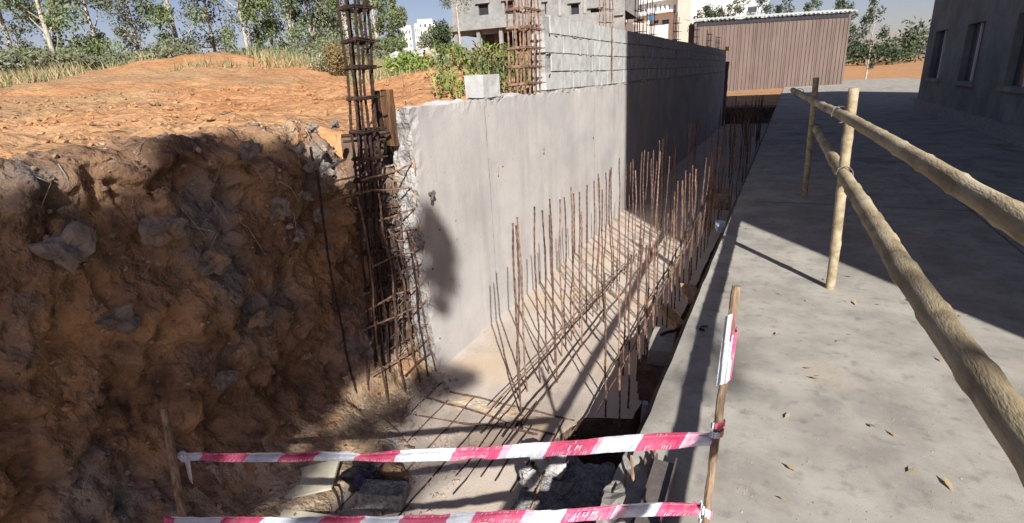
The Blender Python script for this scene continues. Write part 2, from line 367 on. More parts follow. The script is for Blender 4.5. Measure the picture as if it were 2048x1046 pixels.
# form ties, holes and rust marks of the wall
def mark(u, v, r, zr, mat, name, out=.003):
    c = atx(u, v, -2.5); m = MB(); n = 14; m.v.append((-2.5+out+.003, c.y, c.z)); sd = R_.uniform(0, 50)
    for a in range(n):
        t = 2*math.pi*a/n; k = 1+.35*fbm(math.cos(t)+sd, math.sin(t))
        m.v.append((-2.5+out-.004, c.y+r*k*math.cos(t), c.z+zr*k*math.sin(t)))
    for a in range(n): m.f.append((0, a+1, (a+1) % n+1)); m.mi.append(0)
    return m.build(name, mat, rw)
for (u, v, r, zr, mt) in [(1088,307,.018,.018,'dark_rust'),(1088,299,.02,.014,'wood'),(997,342,.010,.045,'wood'),(997,352,.008,.01,'dark_rust'),(1006,333,.010,.010,'dark_rust'),
        (912,441,.012,.012,'wood'),(914,478,.013,.012,'wood'),(880,460,.009,.009,'dark_rust'),(888,344,.007,.008,'dark_rust'),(1190,311,.02,.03,'wood'),(1187,276,.016,.018,'dark_rust'),
        (1061,313,.012,.016,'wood'),(953,355,.006,.008,'stone'),(880,677,.012,.010,'dark_rust'),(866,538,.010,.010,'dark_rust'),(1003,300,.004,.006,'stone'),(930,488,.008,.006,'stone'),
        (965,290,.004,.005,'stone'),(1140,300,.008,.010,'stone'),(920,520,.005,.006,'stone'),(832,395,.010,.06,'wood'),(829,330,.014,.07,'wood'),(835,450,.010,.05,'wood')]:
    mark(u, v, r, zr, mt, 'rust_spot' if mt == 'wood' else 'tie_hole')
m = MB(); c = atx(858, 388, -2.5); m.bar(c, c+Vector((.07,-.02,.015)), .014, wob=0); m.bar(c+Vector((.05,.0,.03)), c+Vector((.055,-.05,-.04)), .011, wob=0)
m.build('tie_stub', 'steel', rw)

# ================================================================ BLOCK WALL
bw = empty('block_wall', (-2.6, 5.95, 1.52), 'grey hollow block wall four courses high on top of the concrete wall', 'wall')
bm_ = []
for k in range(5):
    q = MB(); q.rough_box(-.09, .006, .006, .09, .294, .196, d=.1, amp=.006, fs=5+k); bm_.append(q.mesh('block', 'block'))
nblk = 0
gaps = [14.0]
for r in range(4):
    y = 5.98 + (.15 if r % 2 else 0) + [0,.04,-.02,.03][r]
    while y < 24.9:
        if not (13.9 < y+.15 < 14.12):
            o = link('block', R_.choice(bm_), bw, loc=(R_.uniform(-.006,.006)+(-.0), y-5.95, r*.203+.012+.010*math.sin(y*1.3)*(.6)))
            o.rotation_euler = (0, 0, R_.uniform(-.012,.012)); nblk += 1
        y += .303
m = MB(); m.rough_box(-2.675, 6.0, 1.505, -2.522, 24.9, 2.325, d=.25, amp=.01)
m.build('mortar', 'mortar', bw)
m = MB()
for y in np.arange(6.0, 25, .3): 
    m.rough_box(-2.69, y, 1.495, -2.515+R_.uniform(-.005,.02), y+.3, 1.528, d=.08, amp=.02, fs=9)
m.build('mortar_bed', 'mortar', bw)
m = MB()
for r in range(1, 4):
    for y in np.arange(6.02, 24.8, .22):
        if R_.random() < .55:
            m.rough_box(-2.52, y, 1.522+r*.203, -2.507, y+R_.uniform(.04,.16), 1.535+r*.203, d=.05, amp=.01, fs=12)
m.build('mortar_squeeze', 'mortar', bw)['kind'] = 'stuff'

# loose block on the wall near end
def block_thing(loc, rot, dims, label, mat='block'):
    q = MB(); a, b_, c = dims; q.rough_box(-a/2, -b_/2, 0, a/2, b_/2, c, d=.05, amp=.006, fs=7)
    o = link('concrete_block', q.mesh('concrete_block', mat)); o.location = loc; o.rotation_euler = rot
    return tag(o, label, 'block')
block_thing((-2.6, 4.66, 1.535), (0, .02, -.05), (.2, .30, .2), 'pale grey block standing alone on the concrete wall top, left of the bar cage', 'block')
q = MB(); q.rough_box(-2.69, 4.52, 1.50, -2.50, 4.88, 1.535, d=.04, amp=.03, fs=9); tag(q.build('mortar_pad', 'mortar'), 'thin crumbly dark mortar pad under the loose grey block', 'mortar')

# ================================================================ REBAR CAGES
def cage(name, base, top, wx, wy, nx_, ny_, stirrups, label, mat='dark_rust', r=.009, heights=None, group=None, sides=6, cat='rebar cage', rib=.0022, seg=.03):
    base = Vector(base); top = Vector(top)
    e = empty(name, base, label, cat, group)
    spots = []
    for i in range(nx_):
        for j in range(ny_):
            if i in (0, nx_-1) or j in (0, ny_-1): spots.append((lerp(-wx/2, wx/2, i/(nx_-1)), lerp(-wy/2, wy/2, j/(ny_-1))))
    for k, (dx, dy) in enumerate(spots):
        m = MB(); h = (heights[k % len(heights)] if heights else 1)
        t = base.lerp(top, h)
        m.bar(base+Vector((dx, dy, 0)), t+Vector((dx+R_.uniform(-.015,.015), dy+R_.uniform(-.015,.015), 0)), r, wob=.006, n=sides, rib=rib, seg=seg)
        m.build('vertical_bar', mat, e)
    for z in stirrups:
        t = (z-base.z)/(top.z-base.z); c = base.lerp(top, t); m = MB(); tl = R_.uniform(-.02,.02)
        a, b_ = wx/2+.014, wy/2+.014
        pts = [c+Vector((x, y, tl*x*3+R_.uniform(-.006,.006))) for x, y in ((-a,-b_),(a,-b_),(a,b_),(-a,b_),(-a,-b_))]
        m.tube(pts, .009 if r > .0085 else .006, 6)
        if r > .0085: m.tube([p+Vector((.004,.004,.012)) for p in pts], .006, 5)
        m.tube([pts[2], pts[2]+Vector((.045,.01,.005))], .006, 6)
        m.build('stirrup', mat, e)
    return e
cage('column_cage', (-2.80, 3.02, -.66), (-2.55, 3.02, 2.75), .095, .15, 3, 3, [-.45,-.1,.2,.5,.8,1.05,1.20,1.39,1.61,1.805,1.97,2.165,2.36],
     'tall dark rusty column cage at the near end of the concrete wall', heights=[1,.99,.62,1,.98,1,.99,1])
cage('column_cage', (-2.6, 5.62, 1.50), (-2.58, 5.62, 3.1), .17, .40, 3, 4, [1.62,1.80,1.98,2.17,2.35,2.55,2.75],
     'brown rebar cage rising from the wall top just before the block wall', 'rust_light', heights=[1,1,.98,1])
cg = 'starter bars above the block wall'
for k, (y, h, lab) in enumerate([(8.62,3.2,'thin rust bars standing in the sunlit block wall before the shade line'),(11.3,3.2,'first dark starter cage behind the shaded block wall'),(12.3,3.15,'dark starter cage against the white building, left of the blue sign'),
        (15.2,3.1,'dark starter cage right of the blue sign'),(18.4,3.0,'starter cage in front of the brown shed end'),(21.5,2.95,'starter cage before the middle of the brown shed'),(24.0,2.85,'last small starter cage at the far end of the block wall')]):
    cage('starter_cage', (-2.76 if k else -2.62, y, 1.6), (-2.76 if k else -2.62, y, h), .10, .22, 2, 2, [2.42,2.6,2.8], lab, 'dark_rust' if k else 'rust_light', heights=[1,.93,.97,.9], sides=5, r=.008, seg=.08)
m = MB(); m.bar((-2.485, 8.55, 1.58), (-2.49, 8.57, 3.0), .009, wob=.008)
tag(m.build('rebar', 'rust_light'), 'single rusty bar running up the face of the sunlit block wall', 'rebar')
m = MB(); m.box(-2.66,13.98,1.5,-2.53,14.1,2.36); m.build('column_joint', 'dark_concrete', bw)
for (u, v) in ((1100,67),(1100,106),(1100,148)):
    c = atx(u, v, -2.53); m = MB(); m.bar(c, c+Vector((.05,-.12,-.01)), .007); tag(m.build('tie_wire', 'dark_rust'), 'short rusty tie bar poking from the left end of a block course', 'rebar', 'tie bars in the block joints')

# mesh of wall bars left bare at the wall end
mat_e = empty('rebar_mesh', (-2.65, 3.3, -.6), 'tangled wall reinforcement sticking out of the crumbled wall end over the soil bank', 'rebar mesh')
for z in [-.5,-.33,-.15,.0,.15,.28,.45,.6,.78,.95,1.12]:
    for xx in (-2.53, -2.67):
        if R_.random() < .8:
            m = MB(); l = R_.uniform(.35,.85)
            m.bar((xx, 3.45, z+R_.uniform(-.03,.03)), (xx-R_.uniform(-.02,.12), 3.38-l, z+R_.uniform(-.05,.06)), .006, wob=.012, seg=.04)
            m.build('horizontal_bar', R_.choice(['rust','rust_light','rust_light','stone']), mat_e)
for y in [2.75,2.93,3.08,3.2,3.3]:
    for xx in (-2.52,-2.68):
        m = MB(); m.bar((xx+R_.uniform(-.04,.04), y, -.66), (xx+R_.uniform(-.06,.06), y+R_.uniform(-.05,.05), R_.uniform(.4,1.15)), .0065, wob=.012, seg=.04)
        m.build('vertical_bar', R_.choice(['dark_rust','rust','rust']), mat_e)
m = MB()
for k in range(90):
    z = R_.uniform(-.6, 1.0); y = R_.uniform(3.05, 3.36); x = R_.uniform(-2.72, -2.5)
    a = Vector((x, y, z)); m.tube([a, a+Vector((R_.gauss(0,.03), R_.gauss(-.02,.03), R_.gauss(0,.04))), a+Vector((R_.gauss(0,.05), R_.gauss(-.03,.05), R_.gauss(0,.05)))], .0025, 4)
o = m.build('binding_wire', 'stone', mat_e); o['kind'] = 'stuff'
m = MB(); m.bar(atx(620,292,-2.92), atx(665,560,-2.86), .007, wob=.012); m2 = atx(665,560,-2.86); m.bar(m2, atx(718,822,-2.74), .007, wob=.01)
tag(m.build('rebar', 'dark_rust'), 'lone thin bar leaning against the soil bank left of the tall cage', 'rebar')
for a, c, lab, mt in [((668,660),(832,572),'pale bar poking out low across the bank from the wall end','rust_light'),((640,345),(690,318),'short grey stick stuck in the upper soil bank','stone'),((655,405),(745,378),'pale bar lying against the bank below the upper stick','rust_light')]:
    m = MB(); m.bar(atx(*a, -2.82), atx(*c, -2.72), .007, wob=.01); tag(m.build('rebar', mt), lab, 'rebar')
m = MB(); m.bar(atx(682,272,-2.85), atx(780,264,-2.62), .012, wob=.006); m.bar(atx(686,284,-2.84), atx(770,279,-2.62), .008)
tag(m.build('rebar', 'dark_rust'), 'thick dark bar tied level across the tall cage', 'rebar')

# stake at wall end
m = MB(); m.rough_box(-2.725, 3.30, 1.25, -2.635, 3.335, 1.66, d=.06, amp=.012, fs=5, mtx=Matrix.Translation((.02,.0,0)))
tag(m.build('stake_and_shade_strip', 'brown_wood'), 'short orange brown timber stake wedged behind the wall end', 'stake')

m = MB(); m.rough_box(-2.735, 3.262, 1.3, -2.70, 3.292, 1.655, d=.06, amp=.01, fs=5); tag(m.build('stake_and_shade_strip', 'dark_rust'), 'dark strip standing for the shaded left side of the orange brown timber stake', 'stake')  # dark strip put in for the shade on the stake's left side
# ================================================================ STARTER BARS IN THE FOOTING
def rib_bar_mesh(h, mat, r=.0085):
    m = MB(); m.bar((0,0,-.03), (R_.uniform(-.03,.03), R_.uniform(-.03,.03), h), r, wob=.006, seg=.028, rib=.0024)
    return m.mesh('rebar', mat)
varA = [(h, rib_bar_mesh(h, mt, .0058)) for h, mt in [(1.46,'rust'),(1.43,'rust_light'),(1.40,'rust'),(1.35,'rust'),(1.28,'rust_light'),(1.2,'rust'),(1.42,'rust_light')]]
varB = [(h, rib_bar_mesh(h, mt, .0058)) for h, mt in [(1.0,'rust'),(1.05,'rust_light'),(1.1,'rust'),(1.2,'rust')]]
def put(me, x, y, label, group, z=-.67):
    o = link('rebar', me); o.location = (x, y, z); o.rotation_euler = (R_.uniform(-.016,.016), R_.uniform(-.016,.016), R_.uniform(0,6.28))
    return tag(o, label, 'rebar', group)
put(varA[0][1], -1.55, 3.03, 'nearest rusty starter bar of the middle row, first on the left', None)
ya = 3.2; k = 0
while ya < 9.4:
    kk = R_.choice([3,4,2,5]) if ya > 6.3 else R_.choice([0,1,2,6,2,3])
    put(varA[kk][1], -1.62+R_.uniform(-.03,.03), ya, nth(k)+' rusty starter bar of the middle row counting away from the nearest one', 'starter bars of the middle row')
    if k % 4 == 2: put(varA[R_.choice([3,4,5,2])][1], -1.50+R_.uniform(-.03,.04), ya+.06, 'shorter starter bar doubled beside the '+nth(k)+' bar of the middle row', 'doubled starter bars of the middle row')
    ya += R_.uniform(.135,.175) if ya < 5.4 else R_.uniform(.17,.28); k += 1
ya = 3.2; k = 0
while ya < 9.4:
    v_ = R_.choice(varB)[1] if ya < 5.2 else R_.choice([varA[4],varA[5],varA[3]])[1]
    put(v_, -.87+R_.uniform(-.04,.03), ya, nth(k)+' starter bar of the row along the footing edge counting from the near end', 'starter bars of the edge row')
    if k % 3 == 0: put(R_.choice(varB)[1], -1.0+R_.uniform(-.04,.04), ya+.05, 'short starter bar just inside the '+nth(k)+' bar of the edge row', 'short starter bars of the inner edge row')
    ya += R_.uniform(.13,.24) if ya < 6.5 else R_.uniform(.16,.28); k += 1
for k in range(70):
    y = 9.7+R_.random()*12
    put(R_.choice(varA)[1], R_.choice([-1.6,-.9,-.75,-1.05])+R_.uniform(-.08,.08), y, 'starter bar standing in the building shade at the far end of the footing', 'far shaded starter bars')
# bars lying along the rows
long_specs = [(-1.60,2.72,-.41,-1.6,6.1,-.50,'rust_light'),(-1.57,2.76,-.44,-1.57,6.6,-.53,'dark_rust'),(-1.68,2.66,-.60,-1.66,6.2,-.62,'rust'),(-1.47,2.60,-.63,-1.46,8.8,-.62,'rust'),(-1.53,2.70,-.62,-1.52,5.0,-.63,'dark_rust'),
              (-1.0,3.13,-.56,-1.0,8.5,-.42,'rust_light'),(-.93,3.4,-.2,-.93,8.4,-.1,'rust'),(-1.12,2.98,-.645,-1.1,7.8,-.63,'dark_rust')]
for i, (x0,y0,z0,x1,y1,z1,mt) in enumerate(sorted(long_specs)):
    m = MB(); m.bar((x0,y0,z0),(x1,y1,z1), .0048, wob=.006, seg=.05, n=5, rib=.001)
    tag(m.build('rebar', mt), (nth(i)+' long level bar from the left tied along the middle row of starter bars') if x0 < -1.3 else (nth(i-5)+' long level bar from the left tied along the edge row of starter bars'), 'rebar', 'long level bars of the middle row' if x0 < -1.3 else 'long level bars of the edge row')
# bars lying loose or cast flush on the near floor
near_long = [(-2.45,1.85,2.95),(-2.36,2.30,3.2),(-2.17,1.75,3.0),(-1.99,1.9,3.12),(-1.80,1.75,3.2),(-1.68,2.3,3.4),(-1.61,2.15,2.9),(-1.53,2.35,3.25),(-1.43,2.35,2.95),(-1.30,2.3,2.92),(-1.24,2.45,3.1)]
for q_i, (x, y0, y1) in enumerate(near_long):
    m = MB(); m.bar((x+.02,y0,-.662),(x,y1,-.664), .0046, wob=.006, seg=.05, n=5, rib=.001)
    tag(m.build('rebar', R_.choice(['dark_rust','dark_rust','rust'])), nth(q_i)+' bar from the left lying lengthwise on the near bare end of the footing', 'rebar', 'lengthwise bars on the near floor')
for q_i, (a, c) in enumerate([((775,818),(1075,872)),((850,796),(1110,868)),((900,783),(1150,838)),((640,860),(830,898))]):
    m = MB(); A, B_ = atz(*a, -.664), atz(*c, -.664); m.bar(A, B_, .0075, wob=.010, seg=.05, n=5)
    tag(m.build('rebar', 'rust'), ['long rusty crosswise bar starting at the left of the near floor','second crosswise bar along the near side of the sand streak','third crosswise bar along the far side of the sand streak','nearest crosswise bar in the shade at the left of the floor'][q_i], 'rebar', 'crosswise bars on the near floor')
m = MB(); m.tube([(-1.52,2.86,-.66),(-1.50,2.87,-.60),(-1.47,2.86,-.59),(-1.45,2.84,-.63)], .009, 6)
tag(m.build('rebar_hook', 'dark_rust'), 'small bent bar hook on the floor at the foot of the nearest starter bar', 'rebar')
# sand band on the floor
m = MB()
def sand(u, v):
    a = atz(lerp(885,1165,u), lerp(775,850,u), 0); a = atz(lerp(885,1160,u), lerp(778,846,u), -.667); c = atz(lerp(840,1105,u), lerp(800,868,u), -.667)
    p = a.lerp(c, v); e = abs(math.sin(math.pi*u))**.3*abs(math.sin(math.pi*v))**.5
    return (p.x+.05*fbm(u*9, v*2), p.y+.05*fbm(u*9, v*2, 4), -.6745+e*(.0065+.011*fbm(p.x*11, p.y*11)+.005*fbm(p.x*40, p.y*40)))
m.grid(sand, 120, 30); material('sand', [(.40,.27,.16),(.44,.34,.24),(.46,.39,.32)], 9, bump=.7, bscale=60, pos=(.38,.62))
tag(m.build('sand_streak', 'sand', smooth=True), 'orange sand strewn between the crosswise bars on the floor', 'sand', kind='stuff')

# ================================================================ NEAR DEBRIS
rg = random.Random(3)
m = MB()
for k in range(2600):
    y = rg.uniform(.3, 3.3); x = -2.75+rg.random()**1.6*(1.15 if y < 2.7 else .5)
    r = rg.uniform(.004, .016)*(1.6 if rg.random() < .06 else 1)
    t = rg.uniform(0, 6.28); z = -.665+max(0, -2.25-x)*.12+.004
    i = len(m.v); h = r*rg.uniform(.6, 1.1)
    for a in range(4): m.v.append((x+r*math.cos(t+a*1.571)*rg.uniform(.7,1.2), y+r*math.sin(t+a*1.571)*rg.uniform(.7,1.2), z-r*.3))
    m.v.append((x+rg.uniform(-.3,.3)*r, y, z+h)); 
    for a in range(4): m.f.append((i+a, i+(a+1)%4, i+4)); m.mi.append(0)
tag(m.build('loose_gravel', 'gravel'), 'loose stones and grit spilled from the soil bank onto the footing', 'gravel', kind='stuff')
m = MB()
for k in range(1500):
    y = rg.uniform(1.2, 9); x = rg.uniform(-2.45, -.8); r = rg.uniform(.003, .009); t = rg.uniform(0, 6.28); i = len(m.v)
    for a in range(4): m.v.append((x+r*math.cos(t+a*1.571), y+r*math.sin(t+a*1.571), -.672))
    m.v.append((x, y, -.67+r*.8))
    for a in range(4): m.f.append((i+a, i+(a+1)%4, i+4)); m.mi.append(0)
tag(m.build('floor_grit', 'gravel'), 'fine grit scattered over the footing between the bars', 'gravel', kind='stuff')
m = MB()
for k in range(1800):
    y = rg.uniform(1.0, 9); x = rg.uniform(-.47, 1.6); r = rg.uniform(.002, .007); t = rg.uniform(0, 6.28); i = len(m.v)
    for a in range(4): m.v.append((x+r*math.cos(t+a*1.571), y+r*math.sin(t+a*1.571), -.002))
    m.v.append((x, y, r*.9))
    for a in range(4): m.f.append((i+a, i+(a+1)%4, i+4)); m.mi.append(0)
tag(m.build('pavement_grit', 'gravel'), 'fine grit scattered over the pavement slab', 'gravel', kind='stuff')

m = MB(); rg2 = random.Random(8)
for k in range(2600):
    v = rg2.random()**.8; u = rg2.random(); p = Vector(bank_pt(u, v)); 
    if p.y < -.6: continue
    r = rg2.uniform(.006,.02)*(1.8 if rg2.random() < .08 else 1); m.rock((p.x+r*.2, p.y, p.z+.1*r), r, (1,1,.8), 1, mi=rg2.choice([0,0,1,2]))
tag(m.build('bank_clods', ['bank_soil','spill','bank_stone']), 'crumbs and clods of earth clinging to the cut soil bank', 'soil', kind='stuff')
m = MB()
for k in range(40):
    p = Vector(bank_pt(rg2.uniform(.45,.97), rg2.uniform(.55,.92))); m.tube([p, p+Vector((.05,rg2.gauss(0,.04),-.05)), p+Vector((.05+rg2.gauss(0,.03),rg2.gauss(0,.08),-.16-rg2.random()*.1))], [.003,.002,.001], 4)
tag(m.build('roots', 'bark'), 'thin pale roots hanging from the cut soil bank', 'roots', kind='stuff')
# rocks in the bank
for k, (u, v, r) in enumerate(sorted([(625,330,.10),(600,300,.08),(655,360,.07),(610,390,.07),(640,430,.09),(700,370,.06),(600,470,.08),(655,500,.06),(735,640,.10),(620,620,.07),(650,690,.05),(625,255,.07),(668,250,.06),
                              (640,715,.03),(610,795,.02),(605,840,.03),(560,420,.12),(500,300,.1),(430,520,.14),(520,640,.1),(330,460,.16),(240,640,.12),(140,500,.18),(450,760,.1)])):
    c = atx(u, v, -2.93 if u > 590 else -2.9); q = MB(); q.rock((0,0,0), r*.62, (.6,1,.8), 3, rough=.6); o = q.build('rock', 'bank_stone', smooth=False); o.location = c
    tag(o, nth(k)+' brownish rock from the left bedded in the face of the soil bank', 'rock', 'rocks in the soil bank')
# bottom left things
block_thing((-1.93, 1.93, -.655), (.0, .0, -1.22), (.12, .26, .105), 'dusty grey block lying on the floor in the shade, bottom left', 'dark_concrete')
q = MB(); q.rough_box(-.15,-.12,0,.15,.12,.015, d=.08, amp=.004); o = q.build('pale_board', 'pale_board'); o.location = (-2.40, 1.84, -.58); o.rotation_euler = (.10, -.2, .5)
tag(o, 'cream coloured board lying at the foot of the soil bank', 'board')
q = MB(); q.rough_box(-.2,-.12,0,.2,.12,.012, d=.08, amp=.004); o = q.build('pale_board', 'pale_board'); o.location = (-2.20, 1.55, -.63); o.rotation_euler = (.05, -.05, .2)
tag(o, 'smaller pale board lying just nearer than the cream board', 'board')
e = empty('plastic_bag', (-2.12, 1.99, -.66), 'crumpled dark bag with a purple patch beside the shaded block', 'bag')
q = MB(); q.rock((-2.14,2.0,-.60), .10, (1,.8,.8), 3, rough=.7); q.build('bag_body', 'black_plastic', e)
q = MB(); q.rock((-2.12,1.965,-.57), .06, (1,.8,.6), 3, rough=.7); q.build('bag_fold', 'purple_plastic', e)
m = MB(); m.tube([atz(655,968,-.62), atz(668,978,-.56), atz(676,995,-.60), atz(682,1020,-.64)], .009, 6)
tag(m.build('rope', 'dark_rust'), 'short dark curved rope beside the cream board', 'rope')
q = MB(); q.rock((0,0,0), .09, (1.3,.7,.6), 2); o = q.build('rock', 'bank_soil'); o.location = (-2.03,2.14,-.64); tag(o, 'reddish brown lump of earth behind the shaded block', 'rock')

# pit at the near right: old concrete lump, broken edge, bar ends
q = MB(); q.rough_box(-.34,-.30,-.4,.34,.30,0, d=.014, amp=.05, fs=9)
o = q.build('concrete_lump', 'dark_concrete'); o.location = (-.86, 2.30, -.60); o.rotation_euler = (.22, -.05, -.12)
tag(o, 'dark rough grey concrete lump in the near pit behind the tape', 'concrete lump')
q = MB(); q.rock((0,0,0), .10, (1,.8,1), 3, rough=.5); o = q.build('rock', 'white_stone'); o.location = (-1.10, 2.48, -.50)
tag(o, 'pale jagged rubble stone lit by the sun at the pit corner', 'rock')
q = MB(); q.rock((0,0,0), .06, (1,.8,1), 3, rough=.5); o = q.build('rock', 'white_stone'); o.location = (-1.16, 2.34, -.55)
tag(o, 'small pale stone just nearer than the sunlit rubble stone', 'rock')
m = MB(); p = [(-1.22,2.45,-.62),(-1.2,2.5,-.5),(-1.16,2.53,-.46),(-1.12,2.5,-.5),(-1.1,2.42,-.6)]; m.tube(p, .010, 6); m.tube([(-1.23,2.55,-.6),(-1.19,2.4,-.58),(-1.17,2.25,-.66),(-1.18,2.15,-.7)], .010, 6)
tag(m.build('bent_rebar', 'dark_rust'), 'bent loop of dark bar at the corner of the near pit', 'rebar')
m = MB(); m.bar((-1.08,2.38,-.5),(-1.13,1.95,-.85), .006); tag(m.build('rebar', 'rust_light'), 'pale thin bar slanting down into the near pit', 'rebar')
q = MB(); q.rough_box(-.08,-.3,-.3,.08,.3,0, d=.035, amp=.035, fs=6)
o = q.build('broken_edge', 'slab_concrete'); o.location = (-.475, 1.92, -.03); o.rotation_euler = (0, -.30, 0)
tag(o, 'broken sunlit concrete edge hanging below the pavement by the near pit', 'concrete lump')
for k, (a, c, z0, z1) in enumerate([((1262,912),(1266,965),.05,-.02),((1252,940),(1246,1000),0,-.08),((1288,915),(1300,968),.03,0),((1300,905),(1306,945),.03,0),((1308,900),(1312,925),.03,0),((1222,965),(1228,1000),-.15,-.2),((1286,990),(1287,1006),0,0),((1262,1012),(1258,1046),-.05,-.1),((1286,1012),(1288,1046),-.05,-.1)]):
    m = MB(); m.bar(atz(*a, z0), atz(*c, z1), .0058, wob=.003); tag(m.build('rebar_stub', 'rust_light'), 'short pale bar end sticking from the broken pavement edge', 'rebar', 'bar ends at the broken pavement edge')
# steel channel on the slab
e = empty('steel_channel', (-.33, 1.9, .0), 'dark brown steel channel lying on the pavement edge by the broken notch', 'steel channel')
m = MB(); T = Matrix.Translation((-.335, 1.93, .03)) @ Matrix.Rotation(.02, 4, 'Z')
m.box(-.045,-.32,0,.045,.12,.006, mtx=T); m.build('web', 'steel', e)
for s_ in (-1, 1):
    m = MB(); m.box(min(s_*.046,s_*.039),-.32,.0065,max(s_*.046,s_*.039),.12,.04, mtx=T); m.build('flange', 'steel', e)
m = MB(); m.box(-.04,-.28,-.03,.04,-.24,-.002, mtx=T); m.box(-.04,.06,-.03,.04,.10,-.002, mtx=T); m.build('packer', 'grey_wood', e)

# things down in the trench beside the pavement
def trench_block(u, v, z, dims, rot, mat, label, name='concrete_block', cat='block'):
    c = atz(u, v, z); q = MB(); a, b_, h = dims; q.rough_box(-a/2,-b_/2,-h,a/2,b_/2,0, d=.05, amp=.012, fs=7)
    o = q.build(name, mat); o.location = c; o.rotation_euler = rot; return tag(o, label, cat)
trench_block(1325, 678, -.30, (.17,.42,.12), (0,0,.1), 'slab_concrete', 'dusty beige block lying beside the pavement edge, with a stick on it')
m = MB(); m.bar(atz(1320,672,-.285), atz(1350,662,-.285), .012, wob=.01); tag(m.build('stick', 'dark_rust'), 'short dark stick lying on the dusty beige block', 'stick')
trench_block(1310, 728, -.42, (.22,.25,.30), (0,0,.15), 'pit_soil', 'brown crumbling lump of earth under the dusty beige block', 'earth_lump', 'earth')
trench_block(1383, 584, -.30, (.14,.34,.05), (.1,.1,.4), 'wood', 'orange brown broken board by the pavement edge beyond the beige block', 'board', 'board')
trench_block(1345, 630, -.5, (.10,.3,.05), (.2,0,.8), 'wood', 'small yellowish board half hidden behind the edge row of bars', 'board', 'board')
trench_block(1440, 385, -.2, (.3,.7,.2), (0,0,.1), 'bank_soil', 'brown block of earth at the far pavement edge', 'earth_lump', 'earth')
trench_block(1443, 447, -.15, (.12,.3,.08), (0,0,.2), 'pale_blue_plastic', 'pale bluish plastic scrap by the far pavement edge', 'plastic_scrap', 'scrap')
m = MB(); a = atz(1291,806,-.45); m.tube([a, a.lerp(atz(1286,850,-.72),1.0)], .020, 10); tag(m.build('plastic_pipe', 'pale_blue_plastic'), 'short pale blue pipe standing in the dark trench by the pavement', 'pipe')
for k in range(26):
    y = 3.3+k*.42+rg.uniform(-.1,.1); q = MB(); q.rock((0,0,0), rg.uniform(.05,.11), (1,1,.7), 2); o = q.build('rock', rg.choice(['pit_soil','stone','bank_soil'])); o.location = (rg.uniform(-.72,-.57), y, -1.08+rg.uniform(0,.12))
    tag(o, 'rubble stone lying in the dark trench beside the footing', 'rock', 'rubble in the trench')
for (u, v) in ((1408,653),(1404,660)):
    m = MB(); a = atz(u, v, .006); m.rough_box(a.x-.02,a.y-.008,.002,a.x+.02,a.y+.008,.012, d=.01, amp=.01, fs=30); tag(m.build('debris_chip', 'dark_rust'), 'small dark chip lying on the pavement beside the shadow stripe', 'debris', 'dark chips on the pavement')

# ================================================================ BARRIER TAPE
# measured post line
P_hi = aty(1456,700,1.50); P_lo = aty(1410,1040,1.42)
dd = (P_lo-P_hi); base = P_hi + dd*((0-P_hi.z)/dd.z) ; topp = P_hi - dd*((1.38-P_hi.z)/(-dd.z)) if False else P_hi + dd*((1.10-P_hi.z)/dd.z)
e = empty('wooden_post', base, 'brown wooden stick holding up the striped tapes at the pavement edge', 'post')
m = MB(); n = 40
m.tube([base.lerp(topp, i/n)+Vector((.006*fbm(i*.2,1), .006*fbm(i*.2,2), 0)) for i in range(n+1)], [.0120+.003*fbm(i*.35, 3) for i in range(n+1)], 9)
m.build('stick', 'grey_wood', e)
m = MB()   # tape wound round the stick above the upper knot
def wound(mb, t0, t1, turns, wid, breaks):
    k = 60; ax = (topp-base)
    ex = ax.normalized().cross(Vector((0,1,0))).normalized(); ey = ax.normalized().cross(ex)
    last = None
    for i in range(k+1):
        t = i/k; c = base+ax*lerp(t0, t1, t); a = 2*math.pi*turns*t
        rr = .0165+.003*math.sin(i*1.7); o_ = c+ex*(rr*math.cos(a))+ey*(rr*math.sin(a)); h = ax.normalized()*wid/2
        cur = (o_-h, o_+h)
        if last: mb.quad(last[0], cur[0], cur[1], last[1], 1 if (int(t*breaks) % 2) else 0)
        last = cur
def tpost(y_):   # parameter along the post seen at picture row y_
    best = min(range(400), key=lambda i: abs(px(base.lerp(topp, i/400))[1]-y_)); return best/400
for args in ((tpost(870), tpost(842), 1.6, .02, 4), (tpost(748), tpost(650), 2.3, .082, 5), (tpost(1012), tpost(1046), 1.2, .03, 3)):
    m = MB(); wound(m, *args); m.build('wound_tape', ['white_film','red_film'], e)

